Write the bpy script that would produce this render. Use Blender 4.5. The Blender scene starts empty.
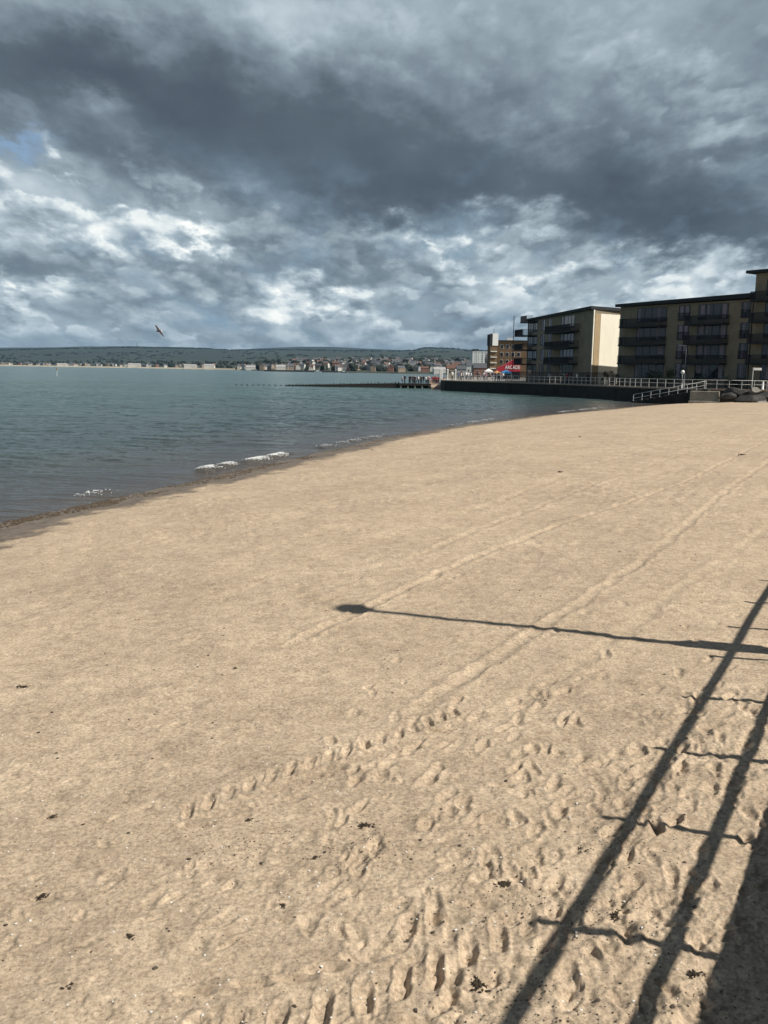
import bpy, bmesh, math, random
import numpy as np
from mathutils import Vector, Matrix
R = math.radians
random.seed(7); rng = np.random.default_rng(7)
scn = bpy.context.scene; COL = scn.collection

# ------------------------------------------------------------------ camera
F = 900.0; EYE = 3.6; PITCH = math.atan(141/900.0); ROLL = 0.0157
fw = Vector((0, math.cos(PITCH), -math.sin(PITCH)))
r0 = Vector((1, 0, 0)); u0 = Vector((0, math.sin(PITCH), math.cos(PITCH)))
rt = r0*math.cos(ROLL) + u0*math.sin(ROLL); up = u0*math.cos(ROLL) - r0*math.sin(ROLL)
cam = bpy.data.cameras.new('camera'); co = bpy.data.objects.new('camera', cam); COL.objects.link(co)
co.matrix_world = Matrix(((rt.x, up.x, -fw.x, 0), (rt.y, up.y, -fw.y, 0), (rt.z, up.z, -fw.z, EYE), (0, 0, 0, 1)))
cam.sensor_fit = 'VERTICAL'; cam.sensor_height = 24; cam.lens = 24*F/1024
cam.clip_start = 0.05; cam.clip_end = 60000
scn.camera = co
def ray(px, py):
    return (fw*F + rt*(px-384) + up*(512-py)).normalized()
def at(px, py, z=0.0):            # where a sight line meets the level z
    d = ray(px, py); t = (z-EYE)/d.z; return Vector((d.x*t, d.y*t, z))
def far(px, py, Y):               # where a sight line reaches the depth Y
    d = ray(px, py); t = Y/d.y; return Vector((d.x*t, Y, EYE+d.z*t))
def azel(px, py):
    d = ray(px, py); return math.atan2(d.x, d.y), math.asin(d.z)

# ------------------------------------------------------------------ helpers
def tag(o, label=None, cat=None, group=None, kind=None):
    if label: o['label'] = label
    if cat: o['category'] = cat
    if group: o['group'] = group
    if kind: o['kind'] = kind
    return o
def empty(name, loc, rz=0, label=None, cat=None, group=None):
    o = bpy.data.objects.new(name, None); COL.objects.link(o); o.location = loc; o.rotation_euler = (0, 0, rz)
    o.empty_display_size = 0.3
    return tag(o, label, cat, group)
class MB:
    def __init__(s): s.v = []; s.f = []; s.m = []
    def add(s, vs, fs, mi=0):
        b = len(s.v); s.v += [tuple(v) for v in vs]; s.f += [tuple(b+i for i in f) for f in fs]; s.m += [mi]*len(fs); return s
    def box(s, x0, x1, y0, y1, z0, z1, mi=0):
        return s.add([(x0,y0,z0),(x1,y0,z0),(x1,y1,z0),(x0,y1,z0),(x0,y0,z1),(x1,y0,z1),(x1,y1,z1),(x0,y1,z1)],
                     [(3,2,1,0),(4,5,6,7),(0,1,5,4),(1,2,6,5),(2,3,7,6),(3,0,4,7)], mi)
    def tube(s, pts, rad, n=8, mi=0, cap=True):
        pts = [Vector(p) for p in pts]
        if not hasattr(rad, '__len__'): rad = [rad]*len(pts)
        rings = []
        for i, p in enumerate(pts):
            a = pts[min(i+1, len(pts)-1)] - pts[max(i-1, 0)]; a.normalize()
            q = Vector((0,0,1)) if abs(a.z) < .9 else Vector((1,0,0))
            e1 = a.cross(q).normalized(); e2 = a.cross(e1)
            rings.append([p + e1*math.cos(2*math.pi*k/n)*rad[i] + e2*math.sin(2*math.pi*k/n)*rad[i] for k in range(n)])
        vs = [v for r in rings for v in r]; fs = []
        for i in range(len(pts)-1):
            for k in range(n):
                fs.append((i*n+k, i*n+(k+1) % n, (i+1)*n+(k+1) % n, (i+1)*n+k))
        if cap: fs.append(tuple(range(n-1, -1, -1))); fs.append(tuple((len(pts)-1)*n+k for k in range(n)))
        return s.add(vs, fs, mi)
    def ball(s, c, r, n=12, sz=1.0, jit=0, mi=0):
        vs = []; fs = []; m = n//2
        for i in range(m+1):
            th = math.pi*i/m
            for k in range(n):
                ph = 2*math.pi*k/n; j = 1+random.uniform(-jit, jit) if 0 < i < m else 1
                vs.append((c[0]+r*j*math.sin(th)*math.cos(ph), c[1]+r*j*math.sin(th)*math.sin(ph), c[2]+r*sz*j*math.cos(th)))
        for i in range(m):
            for k in range(n): fs.append((i*n+k, (i+1)*n+k, (i+1)*n+(k+1) % n, i*n+(k+1) % n))
        return s.add(vs, fs, mi)
    def prism(s, poly, z0, z1, mi=0):
        n = len(poly); vs = [(p[0], p[1], z0) for p in poly]+[(p[0], p[1], z1) for p in poly]
        fs = [tuple(range(n-1, -1, -1)), tuple(range(n, 2*n))]+[(i, (i+1) % n, n+(i+1) % n, n+i) for i in range(n)]
        return s.add(vs, fs, mi)
    def mesh(s, name, mats, smooth=False):
        me = bpy.data.meshes.new(name); me.from_pydata(s.v, [], s.f)
        for m in (mats if isinstance(mats, (list, tuple)) else [mats]): me.materials.append(m)
        if any(s.m): me.polygons.foreach_set('material_index', s.m)
        if smooth: me.polygons.foreach_set('use_smooth', [True]*len(s.f))
        me.update(); return me
    def build(s, name, mats, parent=None, smooth=False, bevel=0):
        o = bpy.data.objects.new(name, s.mesh(name, mats, smooth)); COL.objects.link(o)
        if parent: o.parent = parent
        if bevel:
            b = o.modifiers.new('bevel', 'BEVEL'); b.width = bevel; b.segments = 2; b.limit_method = 'ANGLE'
        return o
def kids(o): return [c for c in bpy.data.objects if c.parent is o]
def copy_tree(o, parent=None):
    ch = kids(o); c = o.copy(); COL.objects.link(c); c.parent = parent
    for k in ch: copy_tree(k, c)
    return c

# ------------------------------------------------------------------ numpy noise
def _h(ix, iy, s):
    n = (ix.astype(np.int64)*374761393 + iy.astype(np.int64)*668265263 + s*1442695041) & 0xffffffff
    n = ((n ^ (n >> 13))*1274126177) & 0xffffffff
    return ((n ^ (n >> 16)) & 0xffff)/65535.0
def vnoise(x, y, s=0):
    ix = np.floor(x); iy = np.floor(y); fx = x-ix; fy = y-iy
    fx = fx*fx*fx*(fx*(fx*6-15)+10); fy = fy*fy*fy*(fy*(fy*6-15)+10)
    a = _h(ix, iy, s); b = _h(ix+1, iy, s); c = _h(ix, iy+1, s); d = _h(ix+1, iy+1, s)
    return (a+(b-a)*fx)*(1-fy)+(c+(d-c)*fx)*fy - .5
def fbm(x, y, o=4, s=0, g=.5):
    t = 0; a = 1
    for i in range(o):
        t = t+a*vnoise(x*2**i*(1+.013*i)+17*i, y*2**i-9*i, s+i); a *= g
    return t
def sstep(a, b, x):
    t = np.clip((x-a)/(b-a), 0, 1); return t*t*(3-2*t)

# ------------------------------------------------------------------ materials
def mat(name, col, rough=.7, metal=0, noise=.0, nscale=3.0, bump=0, bscale=20, emit=None, spec=.5, coat=0, col2=None, stretch=(1,1,1)):
    m = bpy.data.materials.new(name); m.use_nodes = True; nt = m.node_tree; b = nt.nodes['Principled BSDF']
    b.inputs['Roughness'].default_value = rough; b.inputs['Metallic'].default_value = metal
    b.inputs['Specular IOR Level'].default_value = spec
    b.inputs['Base Color'].default_value = (*col, 1)
    tc = nt.nodes.new('ShaderNodeTexCoord'); mp = nt.nodes.new('ShaderNodeMapping'); mp.inputs['Scale'].default_value = stretch
    nt.links.new(tc.outputs['Object'], mp.inputs['Vector'])
    if noise > 0:
        n = nt.nodes.new('ShaderNodeTexNoise'); n.inputs['Scale'].default_value = nscale; n.inputs['Detail'].default_value = 6
        n.inputs['Roughness'].default_value = .65
        nt.links.new(mp.outputs[0], n.inputs['Vector'])
        rp = nt.nodes.new('ShaderNodeValToRGB'); rp.color_ramp.elements[0].position = .3; rp.color_ramp.elements[1].position = .7
        c2 = col2 or tuple(min(1, c*(1+noise)) for c in col)
        rp.color_ramp.elements[0].color = (*[c*(1-noise) for c in col], 1) if not col2 else (*col, 1)
        rp.color_ramp.elements[1].color = (*c2, 1)
        nt.links.new(n.outputs['Fac'], rp.inputs[0]); nt.links.new(rp.outputs[0], b.inputs['Base Color'])
    if bump > 0:
        n2 = nt.nodes.new('ShaderNodeTexNoise'); n2.inputs['Scale'].default_value = bscale; n2.inputs['Detail'].default_value = 5
        nt.links.new(mp.outputs[0], n2.inputs['Vector'])
        bp = nt.nodes.new('ShaderNodeBump'); bp.inputs['Strength'].default_value = bump; bp.inputs['Distance'].default_value = .02
        nt.links.new(n2.outputs['Fac'], bp.inputs['Height']); nt.links.new(bp.outputs[0], b.inputs['Normal'])
    return m
def brick_mat(name, c1, c2, mortar, scale=4.0):
    m = mat(name, c1, .85); nt = m.node_tree; b = nt.nodes['Principled BSDF']; tc = nt.nodes['Texture Coordinate']
    sx = nt.nodes.new('ShaderNodeSeparateXYZ'); cb = nt.nodes.new('ShaderNodeCombineXYZ'); ad = nt.nodes.new('ShaderNodeMath'); ad.operation = 'ADD'
    nt.links.new(tc.outputs['Object'], sx.inputs[0]); nt.links.new(sx.outputs[0], ad.inputs[0]); nt.links.new(sx.outputs[1], ad.inputs[1])
    nt.links.new(ad.outputs[0], cb.inputs[0]); nt.links.new(sx.outputs[2], cb.inputs[1])
    br = nt.nodes.new('ShaderNodeTexBrick'); br.inputs['Scale'].default_value = scale
    br.inputs['Color1'].default_value = (*c1, 1); br.inputs['Color2'].default_value = (*c2, 1); br.inputs['Mortar'].default_value = (*mortar, 1)
    br.inputs['Mortar Size'].default_value = .012
    n = nt.nodes.new('ShaderNodeTexNoise'); n.inputs['Scale'].default_value = .6; n.inputs['Detail'].default_value = 6
    nt.links.new(tc.outputs['Object'], n.inputs['Vector'])
    mx = nt.nodes.new('ShaderNodeMix'); mx.data_type = 'RGBA'; mx.blend_type = 'MULTIPLY'; mx.inputs[0].default_value = .6
    rp = nt.nodes.new('ShaderNodeValToRGB'); rp.color_ramp.elements[0].color = (.55, .5, .48, 1); rp.color_ramp.elements[0].position = .3; rp.color_ramp.elements[1].position = .7
    nt.links.new(n.outputs['Fac'], rp.inputs[0])
    nt.links.new(cb.outputs[0], br.inputs['Vector']); nt.links.new(br.outputs['Color'], mx.inputs[6]); nt.links.new(rp.outputs[0], mx.inputs[7])
    nt.links.new(mx.outputs[2], b.inputs['Base Color'])
    return m
M = dict(
    brick=brick_mat('brick_buff', (.25, .21, .14), (.31, .265, .185), (.17, .155, .12)),
    brick2=brick_mat('brick_brown', (.15, .09, .045), (.20, .13, .065), (.22, .17, .12)),
    render=mat('white_render', (.86, .80, .66), .8, noise=.06, nscale=.8, bump=.1, stretch=(1,1,.3)),
    tan=mat('tan_stone', (.42, .31, .18), .8, noise=.12, nscale=1.5),
    roof=mat('grey_roof', (.018, .02, .022), .8, noise=.15),
    frame=mat('dark_frame', (.02, .022, .028), .4),
    glass=mat('window_glass', (.015, .018, .025), .06, spec=.6),
    curtain=mat('curtain_cloth', (.26, .22, .25), .9, noise=.2, nscale=2, stretch=(6,1,1)),
    metal=mat('dark_metal', (.009, .010, .017), .75, noise=.3, nscale=4),
    whitep=mat('white_paint', (.72, .72, .68), .5, noise=.12, nscale=5),
    lampgrey=mat('grey_paint', (.055, .07, .085), .5, noise=.2),
    globe=mat('opal_globe', (.85, .85, .82), .25),
    wood=mat('timber', (.026, .021, .017), .85, noise=.4, nscale=3, bump=.4, stretch=(1,1,4)),
    railw=mat('green_rail_paint', (.05, .09, .07), .5, noise=.25),
    conc=mat('old_concrete', (.26, .24, .20), .9, noise=.35, nscale=.8, bump=.4, bscale=6),
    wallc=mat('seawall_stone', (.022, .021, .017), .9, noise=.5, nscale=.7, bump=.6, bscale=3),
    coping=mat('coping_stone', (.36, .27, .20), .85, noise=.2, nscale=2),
    paving=mat('paving', (.27, .25, .22), .9, noise=.2, nscale=.5, bump=.2),
    rock=mat('boulder_rock', (.045, .042, .038), .85, noise=.5, nscale=1.2, bump=.8, bscale=3),
    rockl=mat('boulder_rock_pale', (.26, .24, .20), .85, noise=.3, nscale=1.5, bump=.8, bscale=3),
    leaf=mat('leaf', (.035, .055, .025), .8, noise=.4, nscale=6),
    weed=mat('dried_seaweed', (.075, .052, .03), .7, noise=.5, nscale=30, bump=.8, bscale=60),
    shell=mat('shell', (.75, .72, .66), .45, noise=.1),
    peb=mat('pebble', (.075, .058, .042), .6, noise=.4, nscale=25),
    red=mat('red_paint', (.42, .025, .04), .5, noise=.15, nscale=1),
    blue=mat('blue_canvas', (.03, .22, .48), .7, noise=.1),
    white=mat('white_canvas', (.8, .8, .76), .7, noise=.06),
    orange=mat('orange_canvas', (.5, .25, .1), .7, noise=.1),
    feather=mat('dark_feathers', (.035, .012, .012), .7, noise=.3, nscale=20),
    featherw=mat('pale_feathers', (.45, .42, .4), .7, noise=.2, nscale=20),
    skin=mat('skin', (.45, .27, .19), .6),
    hair=mat('hair', (.03, .02, .015), .6),
)

# ------------------------------------------------------------------ shoreline and sand heights
SHPIX = [(-330, 640), (-120, 560), (0, 522), (60, 509), (100, 501), (200, 479), (260, 466), (300, 457), (380, 439), (440, 428), (530, 416.5), (585, 411.5), (625, 407.5), (655, 405), (700, 403.2), (740, 402.4)]
SH = [at(x, y, 0) for x, y in SHPIX]
d0 = (SH[0]-SH[1]).normalized()
SH = [SH[0]+d0*600, SH[0]+d0*15] + SH
SH.append(SH[-1]+Vector((60, 10, 0)))
SHa = np.array([(p.x, p.y) for p in SH])
def shore_d(x, y):               # signed distance to the waterline, positive inland
    best = np.full(x.shape, 1e9); sg = np.zeros(x.shape)
    for i in range(len(SHa)-1):
        a = SHa[i]; b = SHa[i+1]; ab = b-a; L = (ab**2).sum()
        t = np.clip(((x-a[0])*ab[0]+(y-a[1])*ab[1])/L, 0, 1)
        dx = x-a[0]-t*ab[0]; dy = y-a[1]-t*ab[1]; d = dx*dx+dy*dy
        c = ab[0]*(y-a[1])-ab[1]*(x-a[0])
        k = d < best; best = np.where(k, d, best); sg = np.where(k, np.where(c < 0, 1, -1), sg)
    return np.sqrt(best)*sg
WD = Vector((.55, 1, 0)).normalized(); WP = Vector((1.0, 0, 0))   # near sea wall: a point and its direction
def base_z(x, y):
    d = shore_d(x, y)+.25*fbm(x*.35, y*.35, 3, 40)
    z = np.where(d > 0, .80*(1-np.exp(-np.maximum(d, 0)/8.0)), np.maximum(d*.15, -3.0))
    w = (x-WP.x)*WD.y-(y-WP.y)*WD.x                     # distance right of the near wall line (negative on the beach)
    bank = .16*np.exp(-np.abs(np.minimum(w, 0))/1.3)*sstep(3, 9, y)*sstep(40, 20, y)
    return z+bank+.05*fbm(x*.22, y*.22, 3, 5)*sstep(0, 4, d)
def sand_z(x, y):
    return float(base_z(np.array([x*1.0]), np.array([y*1.0]))[0])

# polar sheet, fine where the camera looks
def polar(azs, rs):
    A, Q = np.meshgrid(azs, rs); return Q*np.sin(A), Q*np.cos(A)
def grid_obj(name, X, Y, Z, m, close=False, attrs=None):
    nr, nc = X.shape; v = np.stack([X.ravel(), Y.ravel(), Z.ravel()], 1)
    i = np.arange(nr-1)[:, None]*nc; j = np.arange(nc-1)[None, :]
    a = (i+j).ravel(); f = np.stack([a, a+1, a+nc+1, a+nc], 1)
    f = f[:, ::-1]
    me = bpy.data.meshes.new(name); me.vertices.add(len(v)); me.vertices.foreach_set('co', v.ravel())
    me.loops.add(f.size); me.loops.foreach_set('vertex_index', f.ravel().astype(np.int32))
    me.polygons.add(len(f)); me.polygons.foreach_set('loop_start', np.arange(0, f.size, 4, dtype=np.int32)); me.polygons.foreach_set('loop_total', np.full(len(f), 4, np.int32))
    me.polygons.foreach_set('use_smooth', np.ones(len(f), bool))
    me.update(calc_edges=True); me.validate()
    for k, val in (attrs or {}).items():
        at_ = me.attributes.new(k, 'FLOAT', 'POINT'); at_.data.foreach_set('value', val.ravel().astype(np.float32))
    me.materials.append(m)
    o = bpy.data.objects.new(name, me); COL.objects.link(o); return o

azs = np.concatenate([np.linspace(R(-180), R(-34), 90)[:-1], np.linspace(R(-34), R(32), 880), np.linspace(R(32), R(180), 90)[1:]])
rs = np.concatenate([[0.0, .8, 1.6, 2.3], np.exp(np.linspace(math.log(2.9), math.log(14), 620)), np.exp(np.linspace(math.log(14), math.log(150), 430))[1:], [200, 400, 900, 3000, 12000, 30000]])
X, Y = polar(azs, rs)
D = shore_d(X, Y); Z = base_z(X, Y)
near = sstep(40, 10, Y)
w = (X-WP.x)*WD.y-(Y-WP.y)*WD.x
rough = np.clip(sstep(13, 4.5, Y)*(.16+1.1*sstep(-4.2, -.5, w)), 0, 1.3)*sstep(.5, 3, D)*(.35+.9*sstep(-.25, .3, fbm(X*.9+7, Y*.9, 3, 93)))
al = X*WD.x+Y*WD.y; ac = X*WD.y-Y*WD.x                # along / across the raking direction
Z += (.012*vnoise(al*.16, ac*2.2, 11)+.010*vnoise(al*.35, ac*5.5, 12)+.03*vnoise(al*.05, ac*.8, 13))*sstep(1, 4, D)*sstep(110, 40, Y)*sstep(6, 12, Y)
patch = sstep(-.15, .35, fbm(X*.7, Y*.7, 3, 91))
Z += (.0045+.008*patch)*fbm(X*4.5, Y*4.5, 5, 21, .6)*(near*.4+.6)*sstep(.3, 2, D)*(1+2.4*sstep(8, 26, Y))
b = fbm(X*3.2, Y*3.2, 5, 31, .55); Z += rough*(.030*b-.022*np.maximum(.16-np.abs(fbm(X*4.1+2, Y*4.1, 4, 37, .55)), 0)/.16*.6+.016*np.abs(fbm(X*11, Y*11, 3, 33)))
XQ = X+.05*fbm(X*7, Y*7, 3, 71)+.10*vnoise(X*2.3, Y*2.3, 73); YQ = Y+.05*fbm(X*7+9, Y*7, 3, 75)+.10*vnoise(X*2.3, Y*2.3+5, 77)
Z += .010*sstep(25, 8, Y)*fbm(X*1.5+3, Y*1.5, 3, 35)
NAZ = len(azs); XF = X+.018*fbm(X*9, Y*9, 3, 81); YF = Y+.018*fbm(X*9+4, Y*9, 3, 83)
def stamp(px, py, rx, ry, th, dep, rim=.3, flat=False):
    q = math.hypot(px, py); rad = max(rx, ry)*1.9
    a = math.atan2(px, py); da = rad/max(q, 1)
    i0, i1 = np.searchsorted(rs, [q-rad, q+rad]); j0, j1 = np.searchsorted(azs, [a-da, a+da])
    if i1 <= i0 or j1 <= j0: return
    sx = (XQ if not flat else XF)[i0:i1, j0:j1]-px; sy = (YQ if not flat else YF)[i0:i1, j0:j1]-py
    c, s = math.cos(th), math.sin(th)
    u = (sx*c+sy*s)/rx; v = (-sx*s+sy*c)/ry
    if flat: e = (np.abs(u)**3.5+np.abs(v)**3.5)**(1/3.5); f = -dep*sstep(1.3, .5, e)+dep*.22*np.exp(-((e-1.45)/.25)**2)
    else:
        e = np.sqrt(u*u+v*v); f = -dep*sstep(1.1, .35, e)+dep*rim*np.exp(-((e-1.25)/.28)**2)
    Z[i0:i1, j0:j1] += f
crumb = np.zeros_like(Z)
for px, py, rx, amp_ in [(510, 840, .30, 1), (540, 870, .3, .8), (370, 822, .28, .8), (630, 885, .35, 1), (590, 940, .3, .8), (700, 905, .35, 1.2), (620, 800, .35, .8), (480, 975, .2, 1), (690, 985, .3, 1), (60, 985, .2, .5), (110, 905, .25, .4), (240, 700, .3, .4), (150, 730, .4, .4), (640, 760, .4, .6)]:
    p_ = at(px, py, .75); crumb += amp_*np.exp(-(((X-p_.x)/rx)**2+((Y-p_.y)/(rx*.8))**2))
Z += np.minimum(crumb, 1.2)*(.030*np.maximum(fbm(X*8, Y*8, 4, 101, .65), -.05)+.012*fbm(X*22, Y*22, 2, 105))
# footprints and scuffs
for k in range(1150):
    y = 3.2+14*random.random()**1.5; x = random.uniform(-.46, .47)*y
    if random.random() > .62+.38*max(0, min(1, (x/y+.3)/.6)): continue
    if y > 6.8 and random.random() < .8: continue
    s = random.uniform(.5, 1.15); th = math.atan2(WD.y, WD.x)+random.gauss(0, .6)
    stamp(x, y, .10*s, .045*s*random.uniform(.8, 1.6), th, random.uniform(.005, .024)*(.5+.5*min(1, max(0, x/y+.5))), random.uniform(.1, .35))
for k in range(260):
    y = random.uniform(10, 45); x = random.uniform(-.45, .45)*y
    stamp(x, y, .13, .06, random.uniform(0, 3), random.uniform(.006, .014))
for k in range(38):               # walking lines
    y = random.uniform(3.3, 6.8); x = random.uniform(-.1, .45)*y; th = math.atan2(WD.y, WD.x)+random.gauss(0, .35)
    for j in range(random.randint(3, 7)):
        sd = (-1)**j*.11
        stamp(x+math.cos(th)*.62*j-math.sin(th)*sd, y+math.sin(th)*.62*j+math.cos(th)*sd, .13, .05, th+random.gauss(0, .1), random.uniform(.012, .026), .3)
def along(pix, step):
    pts = [at(x, y, .72) for x, y in pix]; out = []; acc = 0
    for a, b_ in zip(pts[:-1], pts[1:]):
        L = (b_-a).length; d = (b_-a).normalized(); t = acc
        while t < L: out.append((a+d*t, d)); t += step
        acc = t-L
    return out
def tread(pix, width=.34, step=.155, dep=.03, lug=.034):
    for i, (p, d) in enumerate(along(pix, step)):
        n = Vector((-d.y, d.x, 0)); th = math.atan2(d.y, d.x)
        for s in (-1, 1):
            if random.random() < .10: continue
            off = step*.5 if s > 0 else 0
            c = p+n*(s*width*.27)+d*off
            stamp(c.x+random.gauss(0, .006), c.y+random.gauss(0, .006), width*.24, lug, th+math.pi/2-s*.75+random.gauss(0, .07), dep*random.uniform(.6, 1.1), flat=True)
            c = p+n*(s*width*.5)+d*(off+step*.35)
            stamp(c.x, c.y, lug*1.3, lug*.8, th, dep*.6, flat=True)
def tractor(pix, step=.215, dep=.034):
    for i, (p, d) in enumerate(along(pix, step)):
        n = Vector((-d.y, d.x, 0)); th = math.atan2(d.y, d.x); fade = 1 if i < 9 else .6
        c = p; stamp(c.x, c.y, .115, .038, R(88)+random.gauss(0, .07), dep*random.uniform(.75, 1.1)*fade, flat=True)
        c = p+n*.30+d*.10; stamp(c.x, c.y, .095, .032, R(-4)+random.gauss(0, .08), dep*random.uniform(.5, .8)*fade, flat=True)
        c = p-n*.24+d*.16; stamp(c.x, c.y, .09, .03, R(-4)+random.gauss(0, .08), dep*random.uniform(.4, .7)*fade, flat=True)
tractor([(185, 1000), (207, 994), (290, 987), (373, 968), (441, 940), (510, 910), (570, 880)])
tread([(185, 792), (262, 762), (330, 742), (400, 722), (470, 697)], .36, .18, .027, .034)
tread([(250, 842), (330, 812)], .28, .2, .010, .04)
def rut(pix, wd, dep):
    pts = [at(x, y, .72) for x, y in pix]
    for a, b_ in zip(pts[:-1], pts[1:]):
        L = (b_-a).length; d = (b_-a).normalized(); n = int(L/.35)+1
        th = math.atan2(d.y, d.x)
        for i in range(n):
            c = a+d*(i*.35); stamp(c.x, c.y, .42, wd, th, dep, .35)
rut([(300, 622), (448, 560), (560, 520), (680, 482), (768, 440)], .10, .013)
rut([(420, 692), (470, 660), (560, 610), (640, 560), (740, 480), (800, 440)], .12, .011)
rut([(420, 545), (600, 478), (760, 430)], .12, .009)
rut([(500, 700), (600, 640), (700, 575), (790, 510)], .13, .006)
rut([(470, 505), (600, 460), (740, 424)], .2, .006)
Zs = Z.copy()
Z[rs > 180, :] = -3.0
Z[(Y < -60)] = np.minimum(Z[(Y < -60)], .5)

class E:                          # small expression builder for shader maths
    nt = None
    def __init__(s, k): s.k = k
    @staticmethod
    def op(o, *a, clamp=False):
        n = E.nt.nodes.new('ShaderNodeMath'); n.operation = o; n.use_clamp = clamp
        for i, q in enumerate(a):
            if isinstance(q, E): E.nt.links.new(q.k, n.inputs[i])
            else: n.inputs[i].default_value = float(q)
        return E(n.outputs[0])
    def __add__(s, o): return E.op('ADD', s, o)
    __radd__ = __add__
    def __sub__(s, o): return E.op('SUBTRACT', s, o)
    def __rsub__(s, o): return E.op('SUBTRACT', o, s)
    def __mul__(s, o): return E.op('MULTIPLY', s, o)
    __rmul__ = __mul__
    def __truediv__(s, o): return E.op('DIVIDE', s, o)
    def __rtruediv__(s, o): return E.op('DIVIDE', o, s)
def vec(x, y, z):
    n = E.nt.nodes.new('ShaderNodeCombineXYZ')
    for i, q in enumerate((x, y, z)):
        if isinstance(q, E): E.nt.links.new(q.k, n.inputs[i])
        else: n.inputs[i].default_value = q
    return n.outputs[0]
def noise(v, scale=1, detail=5, rough=.55, dist=0, lac=2):
    n = E.nt.nodes.new('ShaderNodeTexNoise'); n.inputs['Scale'].default_value = scale; n.inputs['Detail'].default_value = detail
    n.inputs['Roughness'].default_value = rough; n.inputs['Distortion'].default_value = dist; n.inputs['Lacunarity'].default_value = lac
    E.nt.links.new(v, n.inputs['Vector']); return E(n.outputs['Fac'])
def ramp(x, stops):
    n = E.nt.nodes.new('ShaderNodeValToRGB'); cr = n.color_ramp
    while len(cr.elements) < len(stops): cr.elements.new(.5)
    for e, (p, c) in zip(cr.elements, stops): e.position = p; e.color = (*c, 1)
    E.nt.links.new(x.k, n.inputs[0]); return n.outputs[0]
def mixc(f, a, b_, mode='MIX'):
    n = E.nt.nodes.new('ShaderNodeMix'); n.data_type = 'RGBA'; n.blend_type = mode
    if isinstance(f, E): E.nt.links.new(f.k, n.inputs[0])
    else: n.inputs[0].default_value = f
    for i, q in ((6, a), (7, b_)):
        if isinstance(q, tuple): n.inputs[i].default_value = (*q, 1)
        else: E.nt.links.new(q, n.inputs[i])
    return n.outputs[2]

# sand
ms = bpy.data.materials.new('sand'); ms.use_nodes = True; nt = ms.node_tree; E.nt = nt; B = nt.nodes['Principled BSDF']
g = nt.nodes.new('ShaderNodeNewGeometry'); pos = g.outputs['Position']
sp = nt.nodes.new('ShaderNodeSeparateXYZ'); nt.links.new(pos, sp.inputs[0]); pz = E(sp.outputs[2])
n1 = noise(pos, .35, 5, .6); n2 = noise(pos, 34, 6, .8); n3 = noise(pos, 5, 5, .6)
n5 = noise(pos, 1.4, 6, .65)
c = ramp(n1*.35+n3*.3+n5*.35, [(.38, (.365, .282, .197)), (.62, (.505, .398, .283))])
n6 = noise(pos, 7, 5, .75); c = mixc(.5, c, ramp(n6, [(.36, (.62, .60, .58)), (.5, (1, 1, 1)), (.64, (1.22, 1.22, 1.22))]), 'MULTIPLY')
c = mixc(.62, c, ramp(n2, [(.36, (.30, .29, .28)), (.47, (.95, .95, .95)), (.64, (1.7, 1.7, 1.7))]), 'MULTIPLY')
vo = nt.nodes.new('ShaderNodeTexVoronoi'); vo.inputs['Scale'].default_value = 26; nt.links.new(pos, vo.inputs['Vector'])
vc = nt.nodes.new('ShaderNodeSeparateColor'); nt.links.new(vo.outputs['Color'], vc.inputs[0])
dot = E.op('LESS_THAN', E(vo.outputs['Distance']), .16)
c = mixc(dot*E.op('GREATER_THAN', E(vc.outputs[0]), .86)*.85, c, (.62, .56, .47))
c = mixc(dot*E.op('LESS_THAN', E(vc.outputs[0]), .13)*.8, c, (.12, .09, .07))
wn = noise(pos, 1.6, 5, .65)
wet = E.op('SUBTRACT', 1.0, E.op('MULTIPLY', pz+(wn-.5)*.24-.14, 20, clamp=True), clamp=True)
c = mixc(wet*.92, c, ramp(noise(pos, 3.5, 5, .7), [(.35, (.09, .068, .048)), (.65, (.20, .152, .108))]))
nt.links.new(c, B.inputs['Base Color'])
rr = E.op('SUBTRACT', .95, wet*.5); nt.links.new(rr.k, B.inputs['Roughness']); B.inputs['Specular IOR Level'].default_value = .25
bp = nt.nodes.new('ShaderNodeBump'); bp.inputs['Strength'].default_value = .8; bp.inputs['Distance'].default_value = .006
hh = noise(pos, 45, 5, .75)*1.3+noise(pos, 12, 4, .6)*2.6
nt.links.new(hh.k, bp.inputs['Height']); nt.links.new(bp.outputs[0], B.inputs['Normal'])
tag(grid_obj('sand', X, Y, Z, ms), kind='structure')

# ------------------------------------------------------------------ sea
azw = np.concatenate([np.linspace(R(-100), R(-30), 60)[:-1], np.linspace(R(-30), R(26), 560), np.linspace(R(26), R(60), 20)[1:]])
rw = np.concatenate([np.exp(np.linspace(math.log(6), math.log(16), 14)), np.exp(np.linspace(math.log(16), math.log(230), 760))[1:], np.exp(np.linspace(math.log(230), math.log(26000), 90))[1:]])
WX, WY = polar(azw, rw); DW = -shore_d(WX, WY)
amp = (.25+.75*sstep(0, 9, DW))*sstep(600, 120, WY)
c45 = math.cos(.42); s45 = math.sin(.42)                # the swell runs in towards the beach
wu = (WX*c45-WY*s45); wv = (WX*s45+WY*c45)
WZ = 1.3*amp*(.055*fbm(WX*.22+2, WY*.55, 3, 61)+.045*fbm(wu*.5+fbm(WX*.2, WY*.2, 2, 5)*1.2, wv*1.5, 4, 63, .6)+.020*fbm(WX*1.6, WY*3.4, 3, 66))
WZ += .012
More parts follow.
